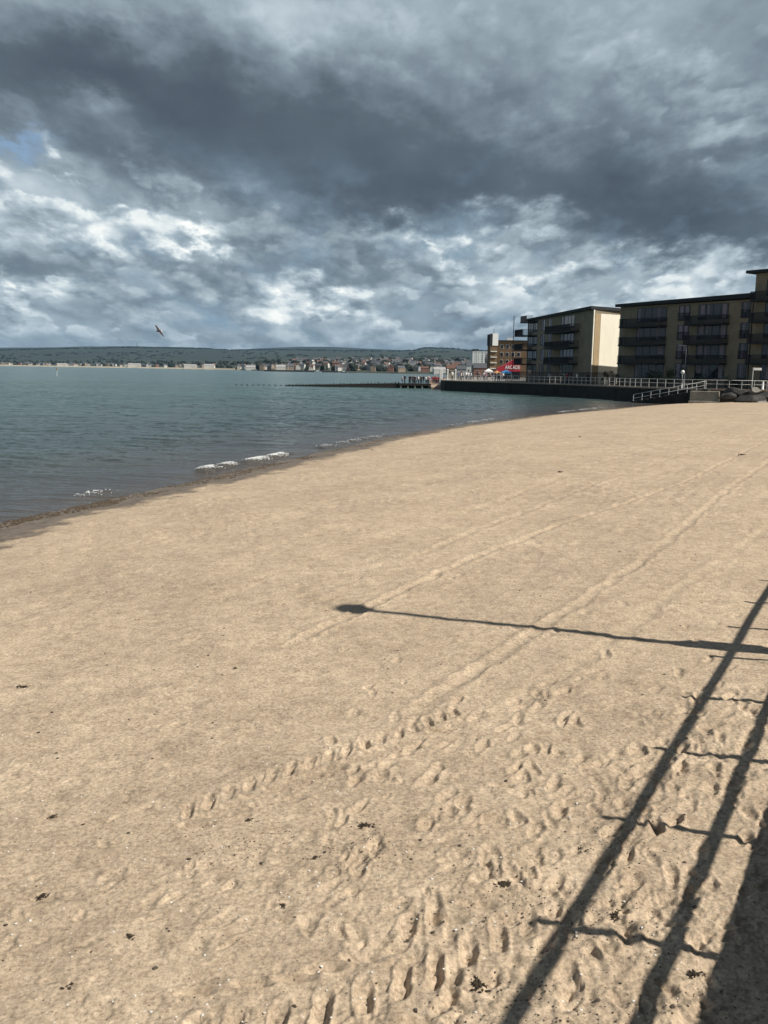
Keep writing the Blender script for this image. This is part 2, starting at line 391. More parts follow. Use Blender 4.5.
foamlines = [([(203, 468), (240, 461.5), (268, 456.5), (286, 452.5)], .20, 'bright'),
             ([(78, 494), (104, 488)], .06, 'thin'), ([(322, 446), (340, 442), (362, 438), (386, 434)], .13, 'thin'),
             ([(452, 424.5), (470, 421.5), (492, 418.5)], .10, 'thin'), ([(560, 411.5), (585, 408.7), (606, 406.6)], .1, 'thin')]
def segdist(x, y, P):
    best = np.full(x.shape, 1e9)
    for a, b_ in zip(P[:-1], P[1:]):
        ab = ((b_.x-a.x), (b_.y-a.y)); L = ab[0]**2+ab[1]**2
        t = np.clip(((x-a.x)*ab[0]+(y-a.y)*ab[1])/L, 0, 1)
        best = np.minimum(best, (x-a.x-t*ab[0])**2+(y-a.y-t*ab[1])**2)
    return np.sqrt(best)
for pix, h, _ in foamlines:
    P = [at(x, y, .1) for x, y in pix]; d_ = segdist(WX, WY, P); WZ += .6*h*np.exp(-(d_/.35)**2)*(.8+.5*fbm(WX*2, WY*2, 2, 3))
mw = bpy.data.materials.new('sea_water'); mw.use_nodes = True; nt = mw.node_tree; E.nt = nt; B = nt.nodes['Principled BSDF']
g = nt.nodes.new('ShaderNodeNewGeometry'); pos = g.outputs['Position']
a_ = nt.nodes.new('ShaderNodeAttribute'); a_.attribute_name = 'offshore'; off = E(a_.outputs['Fac'])
mp = nt.nodes.new('ShaderNodeMapping'); mp.inputs['Scale'].default_value = (.012, .05, 1); nt.links.new(pos, mp.inputs['Vector'])
pat = noise(mp.outputs[0], 1, 6, .6)
c = ramp(E.op('DIVIDE', off, 60, clamp=True), [(0, (.085, .068, .052)), (.035, (.066, .062, .058)), (.2, (.052, .080, .080)), (1, (.046, .098, .088))])
c = mixc(.6, c, ramp(pat, [(.35, (.7, .74, .78)), (.65, (1.2, 1.18, 1.12))]), 'MULTIPLY')
nt.links.new(c, B.inputs['Base Color']); B.inputs['Roughness'].default_value = .16; B.inputs['IOR'].default_value = 1.33
mp2 = nt.nodes.new('ShaderNodeMapping'); mp2.inputs['Scale'].default_value = (.8, 1.9, 1); mp2.inputs['Rotation'].default_value = (0, 0, .3); nt.links.new(pos, mp2.inputs['Vector'])
mp3 = nt.nodes.new('ShaderNodeMapping'); mp3.inputs['Scale'].default_value = (.10, .26, 1); mp3.inputs['Rotation'].default_value = (0, 0, .25); nt.links.new(pos, mp3.inputs['Vector'])
h = noise(mp2.outputs[0], 1.4, 6, .65, .4)*.24+noise(mp3.outputs[0], 1.6, 5, .6, .3)*.9
bp = nt.nodes.new('ShaderNodeBump'); bp.inputs['Strength'].default_value = 1; bp.inputs['Distance'].default_value = .8
nt.links.new(h.k, bp.inputs['Height']); nt.links.new(bp.outputs[0], B.inputs['Normal'])
tag(grid_obj('sea', WX, WY, WZ, mw, attrs={'offshore': np.maximum(DW, 0)}), kind='structure')
mfoam = mat('foam', (.82, .82, .8), .6, noise=.08, nscale=8, bump=.6, bscale=30)
for pix, h, kd in foamlines:
    P = [at(x, y, .1) for x, y in pix]; mb = MB()
    for a, b_ in zip(P[:-1], P[1:]):
        L = (b_-a).length
        for k in range(int(L*(330 if kd == 'bright' else 50))):
            t = random.random(); p = a.lerp(b_, t); g_ = vnoise(np.array([p.x*1.1]), np.array([p.y*1.1]), 9)[0]
            if g_ < (-.22 if kd == 'bright' else -.02): continue
            q = Vector((random.gauss(0, .16), random.gauss(-.02, .10*(.25+1.5*abs(g_)**.5) if kd == 'bright' else .08), 0)); s = random.uniform(.008, .03)*(1 if kd == 'bright' else .8)
            mb.ball((p.x+q.x, p.y+q.y, .02+.6*h*math.exp(-(q.length/.35)**2)+random.uniform(-.01, .03)), s, 6, .55, .3)
    tag(mb.build('foam', mfoam, smooth=True), kind='stuff', label='white foam on a small wave breaking at the water edge', cat='foam')

# ------------------------------------------------------------------ seaweed scraps, shells, pebbles
def weed_mesh(seed, n=26, s=1.0, flat=.35):
    random.seed(seed); mb = MB()
    for k in range(n):
        a = random.uniform(0, 6.28); r_ = abs(random.gauss(0, .45)); p = Vector((math.cos(a)*r_, math.sin(a)*r_*.6, random.uniform(.0, .25)))
        pts = [p*.75]
        d = Vector((random.gauss(0, 1), random.gauss(0, 1), random.gauss(0, .25))).normalized()
        for j in range(4):
            d = (d+Vector((random.gauss(0, .5), random.gauss(0, .5), random.gauss(0, .25)))).normalized(); q = pts[-1]+d*.09; q.z = min(max(q.z, -.02), .3); pts.append(q)
        mb.tube(pts, [.045, .07, .06, .04, .012], 5)
    for k in range(14):
        a = random.uniform(0, 6.28); q_ = abs(random.gauss(0, .4)); mb.ball((math.cos(a)*q_, math.sin(a)*q_*.6, random.uniform(0, .18)), random.uniform(.05, .13), 6, .6, .4)
    me = mb.mesh('seaweed_scrap', M['weed'], True); return me
WM = [weed_mesh(i) for i in range(4)]
random.seed(3)
scr = [(235, 668, .085, 'small dark lump of seaweed alone on the smooth sand left of centre'), (24, 686, .16, 'dark twig-like strand of seaweed near the left edge of the sand'),
       (130, 935, .10, 'black seaweed scrap casting a shadow at the lower left'), (72, 985, .13, 'tangled dark seaweed clump in the bottom left corner'),
       (42, 895, .09, 'small dark seaweed scrap left of the black one'), (365, 826, .15, 'broad scatter of dark seaweed below the tyre track'),
       (505, 885, .17, 'dark seaweed clump between the lower tyre track and the railing shadow'), (478, 985, .16, 'brown tangled seaweed beside the bottom of the railing shadow'),
       (582, 850, .12, 'rounded dark clump next to the slanting rail shadow'), (615, 915, .12, 'dark scrap between the two rail shadows'),
       (455, 706, .07, 'small black scrap right of the upper tyre track'), (458, 724, .06, 'tiny black scrap just below the one by the upper track'),
       (478, 740, .07, 'small black scrap third in the short row right of centre'), (495, 777, .07, 'dark scrap lowest of the short row right of centre'),
       (248, 820, .09, 'dark seaweed knot under the upper tyre track'), (52, 816, .10, 'thin dark scrap at the left of the disturbed sand'),
       (315, 858, .08, 'little dark knot left of the broad seaweed scatter'), (283, 905, .07, 'small dark scrap in the lower centre left'),
       (372, 448, .25, 'seaweed scrap high on the beach near the waterline bend'), (580, 437, .4, 'flat strand of seaweed far up the beach below the sea wall'),
       (560, 472, .3, 'small strand on the upper beach'), (694, 975, .12, 'seaweed knot at the right rail shadow near the frame bottom'),
       (620, 552, .16, 'dark pebbly scrap near the far rail shadows'), (742, 455, .4, 'dark strand near the right edge of the upper beach')]
for i, (px, py, s, lb) in enumerate(scr):
    p = at(px, py, .72); z = sand_z(p.x, p.y); p = at(px, py, z); z = sand_z(p.x, p.y)
    o = bpy.data.objects.new('seaweed_scrap', WM[i % 4]); COL.objects.link(o)
    o.location = (p.x, p.y, z-.004); o.rotation_euler = (0, 0, random.uniform(0, 6)); o.scale = (s*.62, s*.62, s*.4)
    tag(o, lb, 'seaweed', 'seaweed scraps lying on the sand')
mb = MB(); mp_ = MB()
def scatter(n, fn, tgt, smin, smax, sz=.5):
    for k in range(n):
        x, y = fn(); s = random.uniform(smin, smax)
        i = min(max(np.searchsorted(rs, math.hypot(x, y)), 1), len(rs)-1); j = np.searchsorted(azs, math.atan2(x, y)); z = float(Zs[i, j])
        tgt.ball((x, y, z+s*.15), s, 6, sz, .35)
def fn1():
    y = 3.4+12*random.random()**1.3; return random.uniform(-.46, .46)*y, y
scatter(750, fn1, mb, .0035, .009, .5)
scatter(500, fn1, mp_, .002, .006, .6)
def fn2():
    while True:
        a = random.choice([(at(*random.choice([(505, 885), (365, 826), (240, 820), (478, 985), (600, 905), (560, 985), (690, 990), (620, 830)]), .72))])
        return a.x+random.gauss(0, .22), a.y+random.gauss(0, .18)
scatter(900, fn2, mp_, .0018, .0065, .7)
scatter(150, fn1, mp_, .006, .016, .45)
def fn3():
    y = random.uniform(12, 60); return random.uniform(-.4, .45)*y, y
tag(mb.build('shell_fragments', M['shell']), 'tiny white shell fragments scattered over the sand', 'shells', kind='stuff')
tag(mp_.build('dark_grit', M['peb']), 'small dark pebbles and grit scattered over the sand', 'pebbles', kind='stuff')
mt = MB()
for k in range(4200):             # tide line litter
    i = random.randint(2, len(SH)-4); a, b_ = SH[i], SH[i+1]; p = a.lerp(b_, random.random()); n = Vector((b_.y-a.y, -(b_.x-a.x), 0)).normalized()
    p = p+n*random.uniform(.1, 1.3)*(.7+.6*vnoise(np.array([p.x*.5]), np.array([p.y*.5]), 5)[0])
    if vnoise(np.array([p.x*.8]), np.array([p.y*.8]), 6)[0] < -.08: continue
    z = sand_z(p.x, p.y)
    if z < .0: continue
    s = random.uniform(.015, .055); mt.ball((p.x, p.y, z+.004), s, 5, .35, .4)
tag(mt.build('tideline_weed', M['weed']), 'dark band of seaweed litter along the water edge', 'seaweed', kind='stuff')

# ------------------------------------------------------------------ sun
AZ = R(20); EL = R(47)
sdir = Vector((math.cos(AZ)*math.cos(EL), -math.sin(AZ)*math.cos(EL), math.sin(EL)))
sl = bpy.data.lights.new('sun', 'SUN'); sl.energy = 4.8; sl.angle = R(.53); sl.color = (1, .945, .86)
so = bpy.data.objects.new('sun', sl); COL.objects.link(so); so.rotation_euler = sdir.to_track_quat('Z', 'Y').to_euler()

# ------------------------------------------------------------------ promenade, sea wall, railings
PZ = 2.0
def P2(px, Y):
    d = ray(px, 365+.0157*px); return (d.x/d.y*Y, Y)
wallpath = [(-10, -20), (1.0, 0), (10.9, 18), (26.85, 47), (45, 84), (55, 104), (54, 111), P2(768, 112.5), P2(690, 115.5), P2(640, 123), P2(600, 134), P2(560, 147), P2(520, 157), P2(480, 166), P2(445, 178), P2(441, 184), (14, 215), (22, 260), (44, 400)]
def inset(path, d):
    out = []
    for i, p in enumerate(path):
        a = Vector(path[max(i-1, 0)]); b_ = Vector(path[min(i+1, len(path)-1)]); t = (b_-a).normalized(); out.append((p[0]+t.y*d, p[1]-t.x*d))
    return out
inn = inset(wallpath, .55)
def strip(mb, A, Bp, z0, z1):
    n = len(A)
    vs = [(p[0], p[1], z0) for p in A]+[(p[0], p[1], z1) for p in A]+[(p[0], p[1], z1) for p in Bp]+[(p[0], p[1], z0) for p in Bp]
    fs = []
    for i in range(n-1):
        for a, b_ in ((0, 1), (1, 2), (2, 3), (3, 0)):
            fs.append((a*n+i, b_*n+i, b_*n+i+1, a*n+i+1))
    fs += [(0, n, 2*n, 3*n)[::-1], (n-1, 2*n-1, 3*n-1, 4*n-1)]
    mb.add(vs, fs)
sw = empty('sea_wall', (0, 0, 0), 0, 'long dark stone sea wall with pale coping carrying the promenade', 'sea wall')
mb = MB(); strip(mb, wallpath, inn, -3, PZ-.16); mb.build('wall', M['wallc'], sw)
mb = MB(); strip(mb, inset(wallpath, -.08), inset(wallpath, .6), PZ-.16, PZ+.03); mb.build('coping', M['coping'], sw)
pv = inset(wallpath, .6)
poly = pv+[(60, 400), (75, 260), (75, 150), (90, 110), (90, 0), (60, -20)]
# paving as one sheet
bm = bmesh.new(); vs = [bm.verts.new((p[0], p[1], PZ)) for p in poly]; fc = bm.faces.new(vs); bm.normal_update()
if fc.normal.z < 0: fc.normal_flip()
bmesh.ops.triangulate(bm, faces=[fc])
me = bpy.data.meshes.new('promenade'); bm.to_mesh(me); bm.free(); me.materials.append(M['paving'])
o = bpy.data.objects.new('promenade', me); COL.objects.link(o); tag(o, kind='structure')

def railing(root, pts, spacing, h, rr_, pr, m, rails=(1.0, .5), cap=0, zf=None):
    """posts and rails along a polyline; every post a part"""
    P = [Vector(p) for p in pts]; segs = []; tot = 0
    for a, b_ in zip(P[:-1], P[1:]): segs.append((tot, a, b_)); tot += (b_-a).length
    n = int(tot/spacing); cnt = 0; pm = None
    base = root.location
    for i in range(n+1):
        t = i*tot/n
        for (t0, a, b_) in segs:
            L = (b_-a).length
            if t <= t0+L+1e-6: p = a.lerp(b_, (t-t0)/L); break
        if pm is None:
            pm = MB().tube([(0, 0, 0), (0, 0, h+cap)], [pr, pr], 8).mesh('post', m, False)
        o = bpy.data.objects.new('post', pm); COL.objects.link(o); o.parent = root; o.location = p-base
    for q in rails:
        MB().tube([p-base+Vector((0, 0, h*q-rr_*.5)) for p in P], rr_, 8).build('rail', m, root, True)
nr = empty('railing', (WP.x, WP.y, PZ), 0, 'near promenade railing whose two rails shade the sand at the right', 'railing')
q0 = WP+Vector((WD.y, -WD.x, 0))*.12
nrp = [q0+WD*s+Vector((0, 0, PZ+.03)) for s in (-6.2, 36)]
railing(nr, nrp, 1.30, 1.05, .037, .033, M['railw'], rails=(1.0, .46), cap=.16)
fp = inset(wallpath, .25)
fr = empty('railing', (fp[11][0], fp[11][1], PZ), 0, 'long white railing along the promenade in front of the flats', 'railing')
frp = [Vector((p[0], p[1], PZ+.03)) for p in fp[7:15]]
frp[0] = Vector((*fp[7], PZ+.03))
railing(fr, frp, 1.45, 1.1, .022, .032, M['whitep'], rails=(1.0, .55))

# steps down to the beach in front of the wall
p_top = Vector((*P2(712, 113.9), PZ)); p_bot = Vector((*P2(636, 119.3), .1))
dirs = (p_bot-p_top); dirs.z = 0; Ls = dirs.length; dirs.normalize(); nrm = Vector((dirs.y, -dirs.x, 0))
if nrm.y > 0: nrm = -nrm
st = empty('beach_steps', p_top, 0, 'dark concrete flight of steps leading down from the promenade to the water', 'steps')
mb = MB(); ns = 12
for i in range(ns):
    t0 = i/ns*Ls; t1 = (i+1)/ns*Ls; zt = PZ-.02-(PZ-.1)*(i/ns)
    a = p_top+dirs*t0; b_ = p_top+dirs*t1
    q = [a, b_, b_+nrm*1.5, a+nrm*1.5]
    vs = [(v.x-p_top.x, v.y-p_top.y, -5) for v in q]+[(v.x-p_top.x, v.y-p_top.y, zt-p_top.z) for v in q]
    mb.add(vs, [(3,2,1,0),(4,5,6,7),(0,1,5,4),(1,2,6,5),(2,3,7,6),(3,0,4,7)])
mb.build('flight', M['wallc'], st)
sr = empty('railing', p_top, 0, 'white sloping handrail beside the beach steps', 'railing')
railing(sr, [p_top+nrm*1.4+dirs*.3, p_bot+nrm*1.4-dirs*.3+Vector((0, 0, 0)), ], 1.15, 1.0, .028, .04, M['whitep'], rails=(1.0, .5))
# concrete abutment by the steps
ab = empty('concrete_block', (*P2(706, 112.3), 0), 0, 'weathered pale concrete block at the top of the sand by the steps', 'block')
a0 = P2(692, 113.3); a1 = P2(721, 112.0); lx = Vector(a1)-Vector(a0)
ang = math.atan2(lx.y, lx.x); ab.rotation_euler.z = ang
mb = MB().box(-lx.length/2, lx.length/2, -.6, 1.2, -1, 1.75); mb.build('block_body', M['conc'], ab, bevel=.06)
mb = MB().box(-lx.length/2-.1, lx.length/2+.3, -1.2, -.62, -1, .55); mb.build('ledge', M['rockl'], ab, bevel=.05)

def boulder(loc, s, seed, m):
    random.seed(seed); bm = bmesh.new(); bmesh.ops.create_icosphere(bm, subdivisions=3, radius=1)
    ps = [(Vector((random.gauss(0, 1), random.gauss(0, 1), random.gauss(0, 1))).normalized(), random.uniform(.55, .95)) for _ in range(13)]
    for v in bm.verts:
        for n, d in ps:
            k = v.co.dot(n)
            if k > d: v.co -= n*(k-d)
        v.co.x *= s[0]; v.co.y *= s[1]; v.co.z *= s[2]
    me = bpy.data.meshes.new('boulder'); bm.to_mesh(me); bm.free(); me.materials.append(m)
    o = bpy.data.objects.new('boulder', me); COL.objects.link(o); o.location = loc; o.rotation_euler.z = random.uniform(0, 3); return o
bl = [(727, 396, 1.0, 'rock', 'dark boulder nearest the pale concrete block'), (737, 393, 1.3, 'rock', 'large black boulder stacked under the promenade sign'),
      (746, 400, 1.4, 'rock', 'low dark boulder at the edge of the sand below the sign'), (755, 392, 1.0, 'rockl', 'pale flat slab among the dark boulders'),
      (757, 401, 1.2, 'rock', 'dark boulder on the sand near the right edge'), (768, 397, 1.5, 'rock', 'dark boulder cut by the right edge of the picture'),
      (762, 404, .9, 'rockl', 'pale stone at the foot of the rightmost boulders')]
for i, (px, py, s, k, lb) in enumerate(bl):
    p = far(px, py, 110.5-(py-392)*.25)
    tag(boulder((p.x, p.y, p.z), (s*1.25, s*.9, s*.62), 20+i, M[k]), lb, 'boulder', 'boulders at the foot of the sea wall')

# ------------------------------------------------------------------ lamps, signs
def lamp(loc, h, lb, name='street_lamp', globe=.22, arm=False, thick=.06, m='lampgrey', group=None, cap=False, bh=1.9):
    r = empty(name, loc, 0, lb, 'street lamp', group)
    MB().tube([(0, 0, 0), (0, 0, .06), (0, 0, .07), (0, 0, bh*.93), (0, 0, bh)], [thick*2.0, thick*2.0, thick*1.55, thick*1.5, thick*.9], 12).build('lamp_base', M[m], r, True)
    MB().tube([(0, 0, bh), (0, 0, h*.6), (0, 0, h-globe*1.1)], [thick*.72, thick*.6, thick*.5], 10).build('pole', M[m], r, True)
    if arm:
        MB().tube([(0, 0, h-.25), (0, 0, h), (-.25, -.1, h+.1), (-.8, -.3, h+.1)], [.035, .035, .03, .03], 8).build('arm', M[m], r, True)
        MB().box(-1.25, -.6, -.4, -.16, h+.05, h+.17).build('lantern', M['lampgrey'], r, bevel=.03)
    else:
        MB().tube([(0, 0, h-globe*1.3), (0, 0, h-globe*.85)], [thick*.6, globe*.55], 12).build('collar', M[m], r, True)
        MB().ball((0, 0, h), globe, 24).build('globe', M['globe'], r, True)
    return r
def shadow_src(px, py, z):        # plan point of something at height z whose shadow falls at a pixel
    p = at(px, py, .7); zz = sand_z(p.x, p.y); p = at(px, py, zz); t = (z-zz)/sdir.z; return p+sdir*t
# near lamp: stands on the promenade beside the railing, its shadow lies across the beach
best = None
for k in range(400):
    z = 5+k*.01; q = shadow_src(354, 609, z); wd = (q.x-WP.x)*WD.y-(q.y-WP.y)*WD.x
    if wd > .75: best = (q, z); break
q, zh = best if best else (shadow_src(354, 609, 8), 8)
pb = at(693, 643, .75); bh_ = (q.x-pb.x)/sdir.x*sdir.z+.75-PZ
print('LAMP', q, zh, bh_)
LEAN = .50; Hl = zh-PZ
nl = lamp((q.x, q.y-LEAN, PZ), math.hypot(Hl, LEAN), 'tall promenade lamp with round globe whose shadow lies across the sand', globe=.20, thick=.105, bh=max(1.0, min(3.0, bh_)))
nl.rotation_euler.x = -math.asin(LEAN/Hl)
def on_prom(px, Y): x, y = P2(px, Y); return (x, y, PZ)
lamp(on_prom(684.5, 117), 5.3, 'tall grey lamp post standing in front of the second window column of the flats', arm=True, group='tall lamp posts by the flats')
lamp(on_prom(549, 156), 5.9, 'tall grey lamp post in front of the left block of flats', arm=True, group='tall lamp posts by the flats')
lamp(on_prom(682.5, 115), 2.05, 'short post with a bright white globe behind the white railing', globe=.24, thick=.035, m='whitep', bh=.6)
sg = empty('sign', on_prom(752.6, 113.6), 0, 'grey plate sign on a tall white post above the boulders', 'sign')
MB().tube([(0, 0, 0), (0, 0, 2.75)], .05, 8).build('post', M['whitep'], sg)
MB().box(.1, 1.05, -.03, .03, 2.4, 2.7).build('plate', M['whitep'], sg, bevel=.01)
bo = empty('bollard', on_prom(763.5, 113.8), 0, 'white round-topped bollard at the right end of the promenade', 'bollard')
MB().tube([(0, 0, 0), (0, 0, .1), (0, 0, .12), (0, 0, .9), (0, 0, 1.0)], [.2, .2, .14, .13, .06], 12).build('shaft', M['whitep'], bo, True)
MB().ball((0, 0, 1.02), .12, 12, .6).build('cap', M['whitep'], bo, True)

# ------------------------------------------------------------------ apartment blocks
def window(root, x, z0, wd, h, y=0.0, mull=2, curt=None, juliet=False):
    mb = MB(); t = .07; y0, y1 = y-.06, y+.05
    mb.box(x, x+t, y0, y1, z0, z0+h); mb.box(x+wd-t, x+wd, y0, y1, z0, z0+h)
    mb.box(x+t, x+wd-t, y0, y1, z0+h-t, z0+h); mb.box(x+t, x+wd-t, y0, y1, z0, z0+t)
    for i in range(1, mull):
        xm = x+wd*i/mull; mb.box(xm-.03, xm+.03, y0, y1, z0+t, z0+h-t)
    wo = mb.build('window', M['frame'], root)
    MB().box(x+t, x+wd-t, y-.022, y-.006, z0+t, z0+h-t).build('pane', M['glass'], wo)
    for (c0, c1) in (curt or []):
        cz = z0+h*random.choice([.05, .05, .35])
        MB().box(x+t+(wd-2*t)*c0, x+t+(wd-2*t)*c1, y-.034, y-.025, cz, z0+h-t).build('curtain', M['curtain'], wo)
    if juliet:
        mb = MB(); mb.box(x-.05, x+wd+.05, y-.2, y-.16, z0+1.02, z0+1.08); mb.box(x-.05, x+wd+.05, y-.2, y-.16, z0+.05, z0+.1)
        k = int(wd/.12)
        for i in range(k+1): mb.box(x+i*wd/k-.012, x+i*wd/k+.012, y-.19, y-.165, z0+.1, z0+1.02)
        mb.build('juliet_rail', M['metal'], wo)
    return wo
def balcony(root, x0, x1, z, proj=1.5, y=0.0, solid=.5):
    bo_ = MB().box(x0, x1, y-proj, y, z-.2, z).build('balcony', M['roof'], root)
    mb = MB(); ys = y-proj+.05
    mb.box(x0, x1, ys-.03, ys+.03, z+1.05, z+1.11)
    mb.box(x0, x0+.05, ys+.03, y, z+1.05, z+1.11); mb.box(x1-.05, x1, ys+.03, y, z+1.05, z+1.11)
    k = int((x1-x0)/.11)
    for i in range(k+1): mb.box(x0+.02+i*(x1-x0-.04)/k-.022, x0+.02+i*(x1-x0-.04)/k+.022, ys-.012, ys+.012, z, z+1.05)
    k = int(proj/.11)
    for i in range(1, k):
        for xx in (x0+.025, x1-.025): mb.box(xx-.012, xx+.012, ys+i*(proj/k)-.012, ys+i*(proj/k)+.012, z, z+1.05)
    mb.build('balustrade', M['metal'], bo_)
    return bo_
TOPS = [5.35, 8.05, 10.75, 13.45]; SLB = [5.5, 8.2, 10.9]
def block(name, A, Bq, depth, ztop, label, skew=0, rise=.0):
    A = Vector(A); Bq = Vector(Bq); u = (Bq-A); L = u.length; u.normalize()
    r = empty(name, (A.x, A.y, PZ), math.atan2(u.y, u.x), label, 'flats')
    def fs(px):                   # pixel column -> distance along the facade
        d = ray(px, 360); k = d.x/d.y
        # A + u*s : x = k*y
        return (k*A.y-A.x)/(u.x-k*u.y)
    return r, L, fs
# ---- right block
A2 = P2(617, 140.6); B2_ = P2(750.5, 121.7)
r2, L2, fs2 = block('apartment_building', A2, B2_, 14, 0, 'long four storey block of buff brick flats with dark balconies, right of the sunlit gable')
H2 = 12.3; D2 = 14
MB().box(0, L2, 0, D2, -1, H2-.55).build('wall', M['brick'], r2)
mb = MB(); mb.add([(-.5, -.7, H2-.52), (L2+.0, -.7, H2-.40), (L2+.0, D2+.4, H2-.40), (-.5, D2+.4, H2-.52), (-.5, -.7, H2-.1), (L2, -.7, H2+.22), (L2, D2+.4, H2+.22), (-.5, D2+.4, H2-.1)],
                  [(3,2,1,0),(4,5,6,7),(0,1,5,4),(1,2,6,5),(2,3,7,6),(3,0,4,7)]); mb.build('roof', M['roof'], r2)
random.seed(11)
for i, zt in enumerate(TOPS):
    zb = zt-PZ-2.1
    s0, s1 = fs2(635), fs2(664); window(r2, s0, zb, s1-s0, 2.1, mull=4, curt=[(.02, .1), (.7, .8)] if i != 1 else [(.75, .95)])
    s0, s1 = fs2(676), fs2(687); window(r2, s0, zb, s1-s0, 2.1, mull=2, curt=[(.05, .42), (.6, .92)], juliet=i > 0)
    s0, s1 = fs2(695.5), fs2(725); window(r2, s0, zb, s1-s0, 2.1, mull=4, curt=[(.06, .2), (.3, .36), (.82, .95)])
    s0, s1 = fs2(738), fs2(747); window(r2, s0, zb, s1-s0, 2.1, mull=2, curt=[(.3, .6)], juliet=i > 0)
for z in SLB:
    balcony(r2, fs2(624), fs2(665), z-PZ-.15, 1.6); balcony(r2, fs2(688.5), fs2(727), z-PZ-.15, 1.6)
MB().tube([(L2-.35, -.1, 0), (L2-.35, -.1, H2-.6)], .06, 6).build('drainpipe', M['metal'], r2)
# ---- tower at the right edge
u2 = Vector((B2_[0]-A2[0], B2_[1]-A2[1])).normalized(); v2 = Vector((-u2.y, u2.x))
A3 = Vector(B2_)+u2*.0-v2*.5; B3 = A3+u2*13
r3, L3, fs3 = block('apartment_building', A3, B3, 12, 0, 'taller five storey brick block cut by the right edge of the picture')
H3 = 15.4
MB().box(.02, L3, 0, 13, -1, H3-.45).build('wall', M['brick'], r3)
MB().box(-.95, L3+.8, -.9, 13.6, H3-.42, H3-.05).build('roof', M['roof'], r3, bevel=.04)
for i, zt in enumerate(TOPS+[16.1]):
    window(r3, 1.7, zt-PZ-2.1, 2.4, 2.1, mull=3, curt=[(.3, .5)]); window(r3, 6.0, zt-PZ-2.1, 3.0, 2.1, mull=3, curt=[(.1, .2)])
for z in SLB+[13.6]: balcony(r3, .25, 5.5, z-PZ-.15, 1.4)
# ---- left block
A1 = P2(526, 177); B1 = P2(590.5, 148)
r1, L1, fs1 = block('apartment_building', A1, B1, 12, 0, 'four storey block of flats with a sunlit cream gable and corner balconies')
H1 = 12.4; Dg = 11; sk = .46*Dg
mb = MB(); mb.prism([(0, 0), (L1, 0), (L1-sk, Dg), (0, Dg)], -1, H1-.5); mb.build('wall', M['brick'], r1)
mb = MB(); z0_, z1_ = H1-.48, H1-.9
mb.add([(-.6, -.6, z1_), (L1+.35, -.6, z0_), (L1-sk+.35, Dg+.5, z0_), (-.6, Dg+.5, z1_), (-.6, -.6, z1_+.35), (L1+.35, -.6, z0_+.5), (L1-sk+.35, Dg+.5, z0_+.5), (-.6, Dg+.5, z1_+.35)],
       [(3,2,1,0),(4,5,6,7),(0,1,5,4),(1,2,6,5),(2,3,7,6),(3,0,4,7)]); mb.build('roof', M['roof'], r1)
gd = Vector((-sk, Dg, 0)).normalized(); gn = Vector((Dg, sk, 0)).normalized()
def gpanel(s0, s1, z0, z1, t, m, name):
    a = Vector((L1, 0, 0))+gd*s0; b_ = Vector((L1, 0, 0))+gd*s1; q = [a+gn*.003, a+gn*t, b_+gn*t, b_+gn*.003]
    return MB().prism([(v.x, v.y) for v in q], z0, z1).build(name, M[m], r1)
gpanel(.0, .25, .0, H1-.55, .09, 'render', 'corner_strip')
gpanel(.45, 1.75, .0, H1-1.1, .05, 'tan', 'stone_panel')
gpanel(1.75, Dg-.1, .0, H1-1.1, .08, 'render', 'rendered_panel')
for i, zt in enumerate(TOPS):
    zb = zt-PZ-2.1
    for (a, b_, mu, cu) in ((540, 544, 2, [(.1, .5)]), (547.5, 551, 2, [(.4, .8)]), (560, 573, 4, [(.1, .2)])):
        s0, s1 = fs1(a), fs1(b_); window(r1, s0, zb, s1-s0, 2.1, mull=mu, curt=cu)
    window(r1, .6, zb, 4.6, 2.1, mull=4)
for z in SLB:
    balcony(r1, fs1(552), fs1(578), z-PZ-.15, 1.7)
    balcony(r1, -1.9, 2.6, z-PZ-.15, 2.0)
balcony(r1, -.8, 2.6, 13.3-PZ, 1.3)
MB().tube([(-2.1, -2.1, 0), (-2.1, -2.1, 12.6)], .07, 6).build('mast_post', M['metal'], r1)

